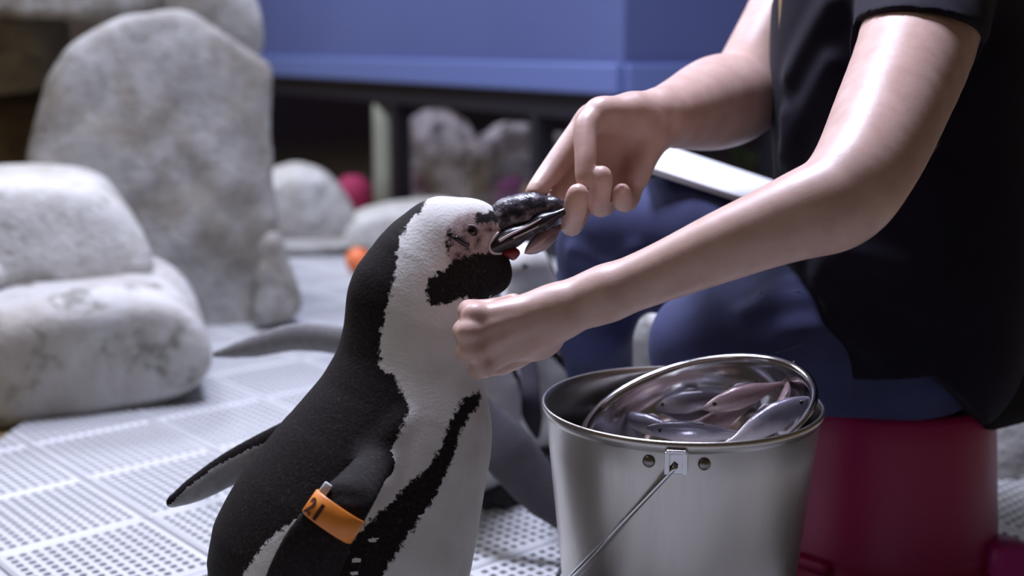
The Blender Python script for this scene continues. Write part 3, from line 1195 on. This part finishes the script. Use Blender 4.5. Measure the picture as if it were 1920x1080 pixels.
# ------------------------------------------------------------------ other penguins behind
def small_penguin(label, base, face, H, flips, head_dir, hunch=0.0):
    """base on the mat, face = heading (unit xy), H height"""
    root = empty('penguin', (*base[:2], 0))
    tag(root, label, 'penguin', 'penguins on the mat')
    b = np.array([base[0], base[1], 0.0])
    f = unit(np.append(face, 0))
    sd = np.cross([0, 0, 1], f)
    up = np.array([0, 0, 1.0])
    s = SDF()
    R = H * 0.19
    spine = [(0.0, 0.13, 0.72), (0.0, 0.25, 1.0), (0.0, 0.42, 0.98), (0.01, 0.56, 0.80), (0.02 + hunch * 0.3, 0.68, 0.56), (0.05 + hunch * 0.7, 0.80, 0.46), (0.09 + hunch, 0.89 - hunch * 0.2, 0.44)]
    s.chain([(b + f * H * x + up * H * z, R * r) for x, z, r in spine], k=0.03)
    hd = b + f * H * spine[-1][0] + up * H * spine[-1][1]
    h3 = unit(head_dir)
    s.cone(hd, hd + h3 * H * 0.07, R * 0.42, R * 0.3, 0.02)
    s.cone(b - f * H * 0.05 + up * H * 0.14, b - f * H * 0.22 + up * H * 0.04, R * 0.5, R * 0.16, 0.03)
    for g in (-1, 1):
        s.cone(b + sd * g * R * 0.5 + up * H * 0.12, b + sd * g * R * 0.5 + f * 0.01 + up * 0.03, R * 0.4, R * 0.24, 0.02)
    fss = []
    for a, m_, e, wd, hw, sh in flips:
        fs = SDF()
        fss.append((fs, sh))
        a, m_, e = np.asarray(a), np.asarray(m_), np.asarray(e)
        fs.blade([(a, hw * 0.8, 0.010), ((a + m_) / 2, hw, 0.010), (m_, hw, 0.009), (m_ * 0.45 + e * 0.55, hw * 0.8, 0.008), (e, hw * 0.3, 0.005)], wd)
    for fs, sh in fss:
        s.ops += fs.ops
    Vv, Qq = s.mesh(0.0035)
    o = obj('body', Vv, Qq, M['plumage'], root)
    q = Vv - b
    fx, sx, z = q @ f, q @ sd, q[:, 2] / H
    mid = np.interp(z, [p[1] for p in spine], [p[0] * H for p in spine])
    ang = np.abs(np.arctan2(sx, fx - mid))
    dk = (ang - 1.75) * R
    bandz = np.abs(z - (0.62 - 0.30 * np.clip(ang / 1.4, 0, 1) ** 1.5)) * H
    dk = np.maximum(dk, np.where(ang < 1.5, 0.010 - bandz, -0.01))
    gv = np.full(len(Vv), -0.01)
    sv_ = np.full(len(Vv), 0.4)
    for fs, sh in fss:
        fl = fs.ev(Vv) < 0.003
        top = fl & (fs.ev(Vv + up * 0.009) > 0.003) & (fs.ev(Vv - up * 0.012) < 0)
        dk = np.where(fl, -0.012, dk)
        gv = np.where(fl, 0.008, gv)
        sv_ = np.where(fl, sh, sv_)
    attr(o.data, 'dark', dk)
    attr(o.data, 'bare', np.full(len(Vv), -0.01))
    attr(o.data, 'grey', gv)
    attr(o.data, 'shade', sv_)
    # bill, eyes, feet
    sb = SDF()
    p0 = hd + h3 * H * 0.10
    sb.cone(p0, p0 + h3 * H * 0.09, R * 0.17, R * 0.10, 0.01).cone(p0 + h3 * H * 0.09, p0 + h3 * H * 0.13 - up * 0.008, R * 0.10, R * 0.05, 0.01)
    v2, q2 = sb.mesh(0.002)
    obj('bill', v2, q2, M['bill'], root)
    hs = unit(np.cross(up, h3))
    for g in (-1, 1):
        v2, q2 = SDF().ell(hd + h3 * H * 0.055 + hs * g * R * 0.36 + up * R * 0.1, (0.005, 0.005, 0.005)).mesh(0.001)
        obj('eye', v2, q2, M['eye'], root)
        foot(root, b + sd * g * R * 0.5, f + sd * g * 0.15, 0.95)
    return root


b2 = F(862, 930)
small_penguin('penguin with spread flippers standing behind the fed penguin', b2, (0.25, -1.0), 0.40,
              [(W(760, 648, 1.60), W(560, 632, 1.66), W(408, 664, 1.70), UP, px2m(27, 1.65), 0.35),
               (W(880, 772, 1.56), W(955, 850, 1.52), W(1062, 985, 1.50), UP + 0.5 * RT, px2m(54, 1.52), 0.05)],
              (-0.5, -0.6, -0.2), 0.12)
b3 = F(1010, 845)
small_penguin('small hunched penguin farthest back between the fist and the bucket', b3, (-0.45, -1.0), 0.33,
              [(W(985, 672, 1.80), W(990, 740, 1.77), W(1006, 815, 1.77), RT, px2m(24, 1.78), 0.0),
               (W(1062, 660, 1.86), W(1085, 740, 1.88), W(1095, 800, 1.9), RT, px2m(22, 1.85), 0.1)],
              (-0.8, -0.5, -0.15), 0.05)

# ------------------------------------------------------------------ steel bucket and bowl
BC = np.array([0.159, 1.159, 0.0])
BZ, BR, BR0 = 0.272, 0.1285, 0.101
bucket = empty('bucket', BC)
tag(bucket, 'stainless steel bucket with a wire handle standing in front of the person', 'bucket')
rz = lambda z: BR0 + (BR - BR0) * z / BZ
prof = [(0.0005, 0.006), (BR0 - 0.012, 0.006), (BR0 - 0.008, 0.0), (BR0, 0.004)]
prof += [(rz(z), z) for z in np.linspace(0.01, BZ - 0.012, 10)]
prof += [(BR - 0.0002, BZ - 0.010), (BR + 0.0022, BZ - 0.006), (BR + 0.0026, BZ - 0.002), (BR + 0.0012, BZ), (BR - 0.0010, BZ - 0.001), (BR - 0.0018, BZ - 0.008)]
prof += [(rz(z) - 0.0016, z) for z in np.linspace(BZ - 0.014, 0.012, 10)] + [(BR0 - 0.012, 0.009), (0.0005, 0.009)]
V, Q = lathe(prof, BC, n=128)
obj('shell', V, Q, M['steel'], bucket)


def bucket_pt(th, z, off=0.0):
    return BC + np.array([math.cos(th), math.sin(th), 0]) * (rz(z) + off) + np.array([0, 0, z])


th_ear = -math.pi / 2 - 0.16
for k_, the in enumerate((th_ear, th_ear + math.pi)):
    rd = np.array([math.cos(the), math.sin(the), 0])
    tg = np.array([-math.sin(the), math.cos(the), 0])
    c = bucket_pt(the, BZ - 0.018, 0.004)
    e = empty('handle_ear', Vector(c) - Vector(BC))
    e.parent = bucket
    p1 = box_mesh(c + [0, 0, 0.010], [tg, rd, [0, 0, 1]], (0.0085, 0.0045, 0.002), 0.001)
    p2 = box_mesh(c + tg * 0.0075, [tg, rd, [0, 0, 1]], (0.0022, 0.0045, 0.010), 0.0008)
    p3 = box_mesh(c - tg * 0.0075, [tg, rd, [0, 0, 1]], (0.0022, 0.0045, 0.010), 0.0008)
    p4 = box_mesh(bucket_pt(the, BZ - 0.018, 0.0008), [tg, rd, [0, 0, 1]], (0.009, 0.0015, 0.011), 0.0008)
    V, Q = merge(p1, p2, p3, p4)
    obj('bracket', V, Q, M['steel2'], e, smooth=False)
    for g in (-1, 1):
        p = bucket_pt(the + g * 0.185, BZ - 0.020, 0.0)
        r2 = unit(np.array([math.cos(the + g * 0.185), math.sin(the + g * 0.185), 0]))
        V, Q = lathe([(0.0055, -0.001), (0.0054, 0.0012), (0.0038, 0.0026), (0.0001, 0.0031)], p, r2, 18)
        obj('rivet', V, Q, M['rivet'], e)
# bail: hinged at the ears, hanging down round the left side of the shell
pts = []
for ph in np.linspace(0, math.pi, 60):
    z = BZ - 0.020 - 0.165 * max(math.sin(ph), 0.0)
    pts.append(bucket_pt(th_ear - ph, z, 0.006))
pts = spline(pts, 140)
V, Q = tube(pts, 0.0024, 10)
obj('wire_handle', V, Q, M['steel2'], bucket)

bn = unit([math.sin(-0.30), math.sin(-0.17), 1])
bcen = np.array([0.172, 1.158, 0.262])
RB, DB = 0.106, 0.075
prof = [(0.0005, -DB)]
prof += [(RB * math.sin(t) ** 0.8, -DB * math.cos(t) ** 0.9) for t in np.linspace(0.1, math.pi / 2 - 0.02, 18)]
prof += [(RB + 0.002, 0.0), (RB + 0.005, 0.0012), (RB + 0.0075, 0.0), (RB + 0.0080, -0.003), (RB + 0.0062, -0.0032), (RB + 0.004, -0.0012), (RB + 0.001, -0.002)]
prof += [(RB * math.sin(t) ** 0.8 + 0.0012, -DB * math.cos(t) ** 0.9 - 0.0012) for t in np.linspace(math.pi / 2 - 0.05, 0.1, 18)] + [(0.0005, -DB - 0.0012)]
V, Q = lathe(prof, bcen, bn, 128)
bowl = obj('bowl', V, Q, M['steel2'])
tag(bowl, 'stainless steel bowl of fish tilted inside the bucket', 'bowl')


# fish
def fish(label, c, ax, upv, L, mat, girth=1.0, eyes=True):
    ax = unit(ax)
    sd = unit(np.cross(upv, ax))
    upv = np.cross(ax, sd)
    c = np.asarray(c, float)
    root = empty('fish', c)
    tag(root, label, 'fish', 'fish in the steel bowl' if 'bowl' in label else None)
    t = np.linspace(0, 1, 16)
    hh = np.interp(t, [0, 0.05, 0.18, 0.4, 0.65, 0.85, 1.0], [0.006, 0.035, 0.075, 0.105, 0.085, 0.04, 0.022]) * L * girth
    bend = (t - 0.5) ** 2 * 0.18 * L
    C = [c + ax * L * (x - 0.5) + sd * b for x, b in zip(t, bend)]
    V, Q = loft(C, [upv] * 16, [sd] * 16, hh, hh * 0.62, 18)
    obj('body', V, Q, mat, root)
    e = C[-1]
    prof = np.array([(0, 0.02), (0.08, 0.06), (0.2, 0.13), (0.15, 0.05), (0.13, 0.0), (0.15, -0.05), (0.2, -0.13), (0.08, -0.06), (0, -0.02)])
    V = [e + ax * p[0] * L + upv * p[1] * L + sd * g * 0.0006 for g in (-1, 1) for p in prof]
    n = len(prof)
    Q = [list(range(n))[::-1], [n + i for i in range(n)]] + [[i, (i + 1) % n, n + (i + 1) % n, n + i] for i in range(n)]
    obj('tail_fin', V, Q, M['fin'], root, smooth=False)
    V, Q = loft([C[6] + upv * hh[6] * 0.95 + ax * x * L for x in (0, 0.06, 0.12, 0.16)], [upv] * 4, [sd] * 4, np.array([0.004, 0.03, 0.022, 0.003]) * L, np.full(4, 0.0007), 8)
    obj('dorsal_fin', V, Q, M['fin'], root)
    for g in ((-1, 1) if eyes else ()):
        V, Q = SDF().ell(C[2] + sd * g * hh[2] * 0.52 + upv * hh[2] * 0.2, (0.0022, 0.0022, 0.0022)).mesh(0.0007)
        obj('eye', V, Q, M['eye'], root)
    return root


def in_bowl(px, py, below):
    v = FW + (px - 960) / FPX * RT - (py - 540) / FPX * UP
    p0 = bcen - bn * below
    return CAM + v * (((p0 - CAM) @ bn) / (v @ bn))


fish('pinkish fish leaning highest on the far wall of the bowl', in_bowl(1395, 742, 0.012), (0.9, 0.25, 0.22), (0, 0.5, 1), 0.085, M['fish_pink'], 1.25)
fish('silver fish with its blunt head raised at the right of the bowl', in_bowl(1440, 790, 0.016), (-0.8, -0.3, -0.35), (0, 0.3, 1), 0.095, M['fish'], 1.35)
fish('pale fish lying nearest the front rim of the bowl', in_bowl(1305, 812, 0.022), (1, 0.1, -0.1), (0, -0.3, 1), 0.095, M['fish'], 1.2)
fish('dark fish half buried at the back of the bowl', in_bowl(1300, 752, 0.03), (0.95, -0.3, 0.25), (0, 0.3, 1), 0.085, M['fish'], 1.3)
fish('pinkish fish lying flat in the middle of the bowl', in_bowl(1350, 788, 0.032), (0.8, 0.6, 0.1), (0, -0.2, 1), 0.10, M['fish_pink'], 1.1)
fish('silver fish at the left of the bowl under the front rim', in_bowl(1225, 800, 0.036), (0.7, -0.5, -0.1), (0.2, 0, 1), 0.09, M['fish'], 1.1)
fish('dull fish pointing up the right wall of the bowl', in_bowl(1470, 752, 0.020), (0.35, 0.9, 0.25), (0.3, 0, 1), 0.085, M['fish_pink'], 1.1)

# ------------------------------------------------------------------ stool, bowl, clipboard
SC = np.array([W(1678, 700, 1.46)[0], 1.44, 0.0])
SH = 0.205
stool = empty('stool', SC)
tag(stool, 'crimson plastic upturned tub used as a low stool by the person', 'stool')
prof = [(0.0005, SH - 0.004), (0.104, SH - 0.004), (0.112, SH), (0.117, SH - 0.003), (0.1185, SH - 0.010)]
prof += [(0.119 + 0.016 * (1 - z / SH), z) for z in np.linspace(SH - 0.016, 0.022, 10)]
prof += [(0.141, 0.020), (0.142, 0.004), (0.140, 0.0), (0.134, 0.001), (0.131, 0.02), (0.112, SH - 0.02), (0.0005, SH - 0.012)]
V, Q = lathe(prof, SC, n=96)
obj('tub_shell', V, Q, M['crimson'], stool)
for a in (-2.4, 0.75):
    rd = np.array([math.cos(a), math.sin(a), 0])
    tg = np.array([-math.sin(a), math.cos(a), 0])
    c = SC + rd * 0.137 + [0, 0, 0.03]
    V, Q = box_mesh(c, [tg, rd, [0, 0, 1]], (0.022, 0.008, 0.006), 0.003)
    obj('grip', V, Q, M['crimson'], stool)
p = F(1858, 1092)
V, Q = lathe([(0.0005, 0.030), (0.018, 0.030), (0.026, 0.028), (0.034, 0.012), (0.040, 0.003), (0.041, 0.0), (0.039, 0.0005), (0.032, 0.010), (0.024, 0.025), (0.0005, 0.027)], np.array([p[0] + 0.01, p[1], 0.0]), n=48)
V = np.asarray(V)
V[:, 2] *= 1.7
tag(obj('pet_bowl', V, Q, M['magenta']), 'small magenta plastic bowl upside down beside the crimson stool', 'bowl')

# ------------------------------------------------------------------ person
person = empty('person', (SC[0], SC[1], 0))
tag(person, 'person in dark shirt and jeans sitting low, holding the penguin\'s bill and a fist', 'person')
B = SDF()
px = lambda r, d: r * d / FPX
# torso core, neck, head (mostly under clothing or above the frame)
tor = [(W(1690, 600, 1.50), 0.10), (W(1690, 360, 1.50), 0.105), (W(1680, 60, 1.50), 0.11), (W(1640, -120, 1.49), 0.10)]
B.chain(tor, 0.04)
shN, shF = W(1740, -95, 1.33), W(1560, -120, 1.66)
B.cone(shN, shF, 0.055, 0.055, 0.05)
nk = W(1590, -190, 1.48)
hdc = W(1500, -375, 1.46)
B.cone(W(1640, -100, 1.49), nk, 0.065, 0.055, 0.03)
B.cone(nk, hdc + [0.02, 0, -0.03], 0.052, 0.05, 0.02)
fdir = unit([-0.85, -0.05, -0.45])
fup = unit([-0.45, 0, 0.85])
fsd = np.cross(fup, fdir)
B.ell(hdc, (0.092, 0.074, 0.110), [fdir, fsd, fup], 0.02)
B.ell(hdc + fdir * 0.03 - fup * 0.055, (0.058, 0.052, 0.06), [fdir, fsd, fup], 0.03)
B.cone(hdc + fdir * 0.088 + fup * 0.005, hdc + fdir * 0.108 - fup * 0.026, 0.008, 0.012, 0.012)   # nose
B.ell(hdc + fdir * 0.082 - fup * 0.055, (0.012, 0.024, 0.008), [fdir, fsd, fup], 0.008)            # lips
for g in (-1, 1):
    B.ell(hdc + fdir * 0.083 + fsd * g * 0.031 + fup * 0.008, (0.012, 0.017, 0.011), [fdir, fsd, fup], 0.01, 's')
    B.ell(hdc + fsd * g * 0.075 - fup * 0.01 - fdir * 0.005, (0.018, 0.008, 0.03), [fdir, fsd, fup], 0.006)
# near arm
elN = W(1592, 385, 1.06)
wrN = W(1105, 562, 1.075)
B.limb([(shN, 0.056), (W(1725, 60, 1.24), px(102, 1.24)), (W(1664, 220, 1.13), px(95, 1.13)), (W(1614, 325, 1.07), px(84, 1.07)), (W(1568, 380, 1.055), px(76, 1.055)), (W(1500, 404, 1.05), px(69, 1.05)),
        (W(1360, 460, 1.055), px(57, 1.055)), (W(1220, 519, 1.07), px(44, 1.07)), (wrN, px(38, 1.075))], 0.04, 0.012)
# far arm
elF = W(1398, 172, 1.47)
wrF = W(1232, 222, 1.27)
B.limb([(shF, 0.052), (W(1500, -20, 1.60), 0.047), (W(1442, 90, 1.53), 0.043), (elF, 0.044), (W(1345, 192, 1.41), px(80, 1.41)), (W(1285, 210, 1.34), px(62, 1.34)), (wrF, px(44, 1.27))], 0.04, 0.012)

# near hand: a loose fist, back of the hand to the camera
kn = {'i': W(893, 592, 1.062), 'm': W(884, 624, 1.056), 'r': W(888, 657, 1.058), 'p': W(908, 687, 1.070)}
for key, rr in (('i', 20), ('m', 20), ('r', 19), ('p', 18)):
    a = wrN * 0.72 + kn[key] * 0.28
    B.cone(a + 0.004 * FW, kn[key] + 0.004 * FW, px(33, 1.07), px(rr, 1.06), 0.012 if key == 'i' else 0.010)
    B.cone(wrN * 0.55 + kn[key] * 0.45 - 0.0075 * FW, kn[key] - 0.002 * FW, 0.004, 0.006, 0.006)     # tendon
B.cone(W(1130, 553, 1.075), W(1045, 586, 1.078), px(37, 1.075), px(40, 1.078), 0.02)
B.ell((W(972, 626, 1.100)), (px(80, 1.085), px(54, 1.085), 0.020), [RT + 0.28 * UP, UP, FW], 0.018)
for key, r0 in (('i', 0.0098), ('m', 0.0102), ('r', 0.0096), ('p', 0.0085)):
    k0 = kn[key]
    p1 = k0 + 0.036 * FW - 0.007 * RT + {'i': 0.003, 'm': 0, 'r': -0.003, 'p': -0.004}[key] * UP
    p2 = p1 + 0.022 * RT + 0.006 * FW + 0.002 * UP
    p3 = p2 + 0.016 * RT - 0.014 * FW + 0.006 * UP
    B.cone(k0, p1, r0 * 1.0, r0, 0.004)
    B.cone(p1, p2, r0, r0 * 0.92, 0.003)
    B.cone(p2, p3, r0 * 0.92, r0 * 0.8, 0.003)
    B.ell(k0 - 0.003 * FW - 0.002 * RT, (r0 * 1.05, r0 * 0.95, r0 * 0.95), [RT, UP, FW], 0.006)     # knuckle
tb = wrN * 0.7 + kn['i'] * 0.3 + 0.03 * FW
B.limb([(wrN + 0.012 * FW, 0.018), (tb, 0.016), (W(960, 585, 1.125), 0.0115), (W(915, 605, 1.125), 0.010), (W(890, 628, 1.12), 0.0085)], 0.012)

# far hand: palm to the camera, index on the bill, other fingers curled
B.cone(wrF, W(1165, 232, 1.25), px(44, 1.27), px(36, 1.25), 0.02)
B.cone(W(1175, 225, 1.262), W(1120, 235, 1.258), px(44, 1.26), px(34, 1.26), 0.02)       # back of hand, index side
B.cone(W(1205, 262, 1.265), W(1130, 300, 1.268), px(38, 1.26), px(28, 1.26), 0.02)       # middle of palm
B.cone(W(1222, 255, 1.25), W(1192, 330, 1.25), px(30, 1.25), px(26, 1.25), 0.012)        # little-finger edge
B.cone(W(1190, 215, 1.245), W(1125, 215, 1.23), px(36, 1.24), px(28, 1.23), 0.015)       # ball of the thumb
# thumb
B.limb([(W(1128, 214, 1.232), px(28, 1.23)), (W(1100, 240, 1.215), px(23, 1.21)), (W(1098, 295, 1.198), px(19, 1.20)), (W(1095, 340, 1.19), px(15, 1.19))], 0.012)
# index finger
B.limb([(W(1110, 230, 1.258), px(32, 1.25)), (W(1068, 275, 1.243), px(24, 1.24)), (W(1030, 325, 1.225), px(21, 1.22)), (W(1000, 362, 1.205), px(16, 1.2))], 0.015)
# second finger alongside, touching the bill
B.limb([(W(1125, 265, 1.262), px(30, 1.25)), (W(1078, 318, 1.255), px(23, 1.24)), (W(1050, 365, 1.235), px(20, 1.23)), (W(1036, 384, 1.222), px(15, 1.22))], 0.015)
# curled fingers: out behind, then tips coming back up towards the camera
B.limb([(W(1135, 298, 1.268), px(28, 1.26)), (W(1098, 370, 1.262), px(22, 1.26)), (W(1072, 422, 1.226), px(20, 1.22)), (W(1080, 385, 1.186), px(21, 1.19)), (W(1084, 362, 1.178), px(18, 1.18))], 0.014)
B.limb([(W(1160, 318, 1.268), px(26, 1.26)), (W(1142, 372, 1.258), px(21, 1.25)), (W(1124, 385, 1.225), px(20, 1.22)), (W(1126, 345, 1.196), px(20, 1.2)), (W(1128, 328, 1.192), px(17, 1.19))], 0.012)
B.limb([(W(1188, 325, 1.262), px(23, 1.26)), (W(1180, 372, 1.245), px(18, 1.24)), (W(1168, 378, 1.222), px(17, 1.22)), (W(1166, 358, 1.206), px(15, 1.2))], 0.01)
V, Q = B.mesh(0.0022, smooth=1)
obj('body', V, Q, M['skin'], person)
# nails on the visible finger tips
for x, y, r_ in ((1166, 354, 7),):
    dd = surf_at(B, x, y, 1.1, 1.3)
    V, Q = SDF().ell(W(x, y, dd + 0.0004), (px(r_, dd), px(r_ * 1.2, dd), 0.0016), [RT, UP, FW]).mesh(0.0006)
    obj('fingernail', V, Q, M['nail'], person)
# hair
H_ = SDF()
H_.ell(hdc - fdir * 0.018 + fup * 0.022, (0.092, 0.086, 0.108), [fdir, fsd, fup], 0.01)
H_.ell(hdc + fdir * 0.075 - fup * 0.045, (0.075, 0.08, 0.092), [fdir, fsd, fup], 0.02, 's')
V, Q = H_.mesh(0.003)
obj('hair', V, Q, M['hair'], person)
for j, (x0, x1, y1, w) in enumerate(((1478, 1462, 92, 0.007), (1488, 1470, 60, 0.006), (1470, 1466, 40, 0.006), (1495, 1476, 112, 0.004))):
    d_ = 1.385 + 0.008 * j
    pts = spline([hdc + fdir * 0.02 - fsd * 0.075 * (1 if j % 2 else 0.8), W(x0 + 14, -180, d_), W(x0, -60, d_), W(x1, y1, d_)], 24)
    V, Q = tube(pts, np.r_[np.full(18, w), np.linspace(w, 0.0008, 6)], 8)
    obj('hair_lock', V, Q, M['hair'], person)
for g in (-1, 1):
    V, Q = SDF().ell(hdc + fdir * 0.074 + fsd * g * 0.031 + fup * 0.008, (0.011, 0.012, 0.0075), [fdir, fsd, fup]).mesh(0.001)
    obj('eye', V, Q, M['eye'], person)

# shirt
T_ = SDF()
for dd, off in ((1.41, 0), (1.60, -10)):
    T_.chain([(W(1712 + off, 640, dd), 0.118), (W(1700 + off, 480, dd), 0.122), (W(1690 + off, 330, dd), 0.125), (W(1688 + off, 150, dd), 0.128), (W(1680 + off, 0, dd), 0.12), (W(1680 + off, -110, dd), 0.085)], 0.05)
T_.cone(W(1560, 560, 1.45), W(1650, 640, 1.40), 0.052, 0.05, 0.06)        # loose front hem
T_.cone(W(1535, 500, 1.48), W(1560, 560, 1.46), 0.045, 0.05, 0.05)
T_.limb([(shN, 0.064), (W(1725, 60, 1.24), px(102, 1.24) + 0.0075), (W(1664, 220, 1.13), px(95, 1.13) + 0.006)], 0.05, 0.012)   # near sleeve
T_.cone(shF + [0, 0, 0.01], W(1515, -80, 1.62), 0.066, 0.062, 0.05)
T_.cone(W(1640, -100, 1.49), W(1605, -165, 1.48), 0.085, 0.070, 0.05)
# folds
for (a, b, r_) in (((1500, 478), (1570, 590), 8), ((1525, 470), (1600, 560), 7), ((1545, 520), (1660, 625), 8), ((1560, 480), (1680, 560), 7), ((1590, 470), (1700, 500), 6),
                   ((1560, 600), (1650, 655), 9), ((1488, 140), (1560, 10), 7), ((1478, 290), (1560, 120), 6), ((1480, 220), (1500, 320), 6)):
    da, db = surf_at(T_, *a, 1.1, 1.8), surf_at(T_, *b, 1.1, 1.8)
    T_.cone(W(*a, da + 0.002), W(*b, db + 0.002), px(r_ * 0.8, da), px(r_ * 0.4, db), 0.030)
# cut the sleeve end and the hem
sl0 = W(1640, 24, 1.2)
sleeve_ax = unit(W(1665, 220, 1.13) - shN)


nrm_hem = unit(np.cross(W(1660, 668, 1.4) - W(1530, 575, 1.4), FW))
if nrm_hem[2] > 0:
    nrm_hem = -nrm_hem
hem_p = W(1590, 618, 1.4)
nrm_h2 = unit([0.18, 0, -1])
T_.add(lambda P: np.minimum((P - hem_p) @ nrm_hem, (P - W(1660, 668, 1.4)) @ nrm_h2), np.full(3, -9.0), np.full(3, 9.0), 0.004, 'i')
cno = unit(np.cross(W(1860, 62, 1.2) - W(1642, 26, 1.2), FW))
cno = -cno if cno[2] > 0 else cno
cpt = W(1745, 44, 1.2)
zlow = W(1700, 260, 1.15)[2]
T_.add(lambda P: np.where((P[..., 1] < 1.268) & (P[..., 2] > zlow), (P - cpt) @ cno, -1.0), np.full(3, -9.0), np.full(3, 9.0), 0.003, 'i')
V, Q = T_.mesh(0.0032, smooth=1)
shirt = obj('shirt', V, Q, M['shirt'], person)

# jeans
J = SDF()
hipN, hipF = W(1665, 655, 1.43), W(1650, 640, 1.58)
J.cone(hipN, hipF, 0.098, 0.098, 0.03)
J.cone(W(1690, 560, 1.45), W(1690, 560, 1.57), 0.10, 0.10, 0.05)
kneeN = W(1335, 650, 1.42)
J.chain([(hipN, 0.092), (W(1500, 640, 1.42), 0.082), (kneeN, 0.064)], 0.04)
ankN = np.array([0.30, 1.50, 0.07])
J.chain([(kneeN, 0.062), (ankN, 0.045)], 0.03)
kneeF = W(1150, 446, 1.58)
J.chain([(hipF, 0.090), (W(1450, 530, 1.58), 0.083), (W(1270, 462, 1.58), 0.076), (kneeF, 0.066)], 0.04)
ankF = np.array([0.135, 1.70, 0.08])
J.chain([(kneeF, 0.062), (W(1108, 600, 1.59), 0.046), (ankF, 0.042)], 0.03)
for a, b, r_ in (((1120, 520), (1190, 470), 9), ((1080, 470), (1140, 500), 8), ((1440, 560), (1520, 520), 8), ((1400, 585), (1500, 560), 7), ((1480, 620), (1580, 610), 7)):
    da, db = surf_at(J, *a, 1.1, 1.9), surf_at(J, *b, 1.1, 1.9)
    J.cone(W(*a, da + 0.003), W(*b, db + 0.003), px(r_, da), px(r_ * 0.5, db), 0.02)
J.add(lambda P: np.where((P[..., 0] > 0.31) & (P[..., 1] > 1.28) & (P[..., 1] < 1.62), SH + 0.001 - P[..., 2], -1.0), np.full(3, -9.0), np.full(3, 9.0), 0.01, 'i')
jw = wave_noise(44, (40, 85), (0.0016, 0.0010))
V, Q = J.mesh(0.004, warp=jw)
jeans = obj('jeans', V, Q, M['denim'], person)
for line in (((1425, 548), (1460, 546), (1500, 547)), ((1455, 662), (1500, 648), (1560, 628))):
    pts = spline([W(x, y, surf_at(J, x, y, 1.1, 1.9) - 0.0003) for x, y in line], 16)
    V, Q = tube(pts, 0.0012, 6)
    obj('seam', V, Q, M['stitch'], jeans)
# boots
for ank, fd in ((ankN, unit([-1, -0.1, 0])), (ankF, unit([0.45, -0.9, 0]))):
    s_ = SDF()
    g0 = np.array([ank[0], ank[1], 0])
    s_.cone(g0 + [0, 0, 0.12], g0 + [0, 0, 0.05], 0.05, 0.045, 0.02)
    s_.cone(g0 + [0, 0, 0.045], g0 + fd * 0.14 + [0, 0, 0.032], 0.042, 0.032, 0.03)
    s_.cone(g0 - fd * 0.04 + [0, 0, 0.036], g0 + fd * 0.15 + [0, 0, 0.028], 0.034, 0.028, 0.02)
    s_.plane((0, 0, 0.001), (0, 0, -1), 0.004)
    V, Q = s_.mesh(0.004)
    obj('boot', V, Q, M['boot'], person)
# belt pouch
s_ = SDF()
pc = W(1878, 690, 1.42)


def rbox(c, ax, half, r):
    A = np.array([unit(a) for a in ax])
    c, half = np.asarray(c), np.asarray(half)

    def f(P):
        q = np.abs((P - c) @ A.T) - (half - r)
        return np.sqrt((np.maximum(q, 0) ** 2).sum(-1)) + np.minimum(q.max(-1), 0) - r
    return f, c - half.max() * 1.5, c + half.max() * 1.5


pouch_ax = [RT + 0.25 * UP, FW, UP - 0.25 * RT]
f_, lo_, hi_ = rbox(pc, pouch_ax, (0.045, 0.03, 0.062), 0.016)
s_.add(f_, lo_, hi_, 0.0)
V, Q = s_.mesh(0.003)
pouch = obj('belt_pouch', V, Q, M['pouch'], person)
f_, lo_, hi_ = rbox(pc + UP * 0.030 - RT * 0.008 - FW * 0.003, pouch_ax, (0.047, 0.032, 0.034), 0.014)
s_ = SDF()
s_.add(f_, lo_, hi_, 0.0)
V, Q = s_.mesh(0.003)
obj('flap', V, Q, M['pouch'], pouch)

# white board lying on the far thigh
ca, cb = W(1200, 300, 1.58), W(1480, 392, 1.60)
axl = unit(cb - ca)
axd = unit(FW + 0.35 * UP - axl * ((FW + 0.35 * UP) @ axl))
axn = np.cross(axl, axd)
if axn[2] < 0:
    axn = -axn
bcn = (ca + cb) / 2 + axd * 0.01 + axn * 0.007
V, Q = box_mesh(bcn, [axl, axd, axn], (np.linalg.norm(cb - ca) / 2, 0.085, 0.004), 0.002)
board = obj('white_board', V, Q, M['paper'])
tag(board, 'flat white board lying on the thigh beneath the reaching hand', 'board')

# small fish in the curled fingers under the bill
fish('piece of pale pink fish held in the fingers just below the bill', W(1022, 448, 1.205), unit(W(1070, 412, 1.225) - W(985, 476, 1.195)), (0, 0.2, 1), 0.052, M['fish_pink'], 1.7, False)

bpy.context.view_layer.update()
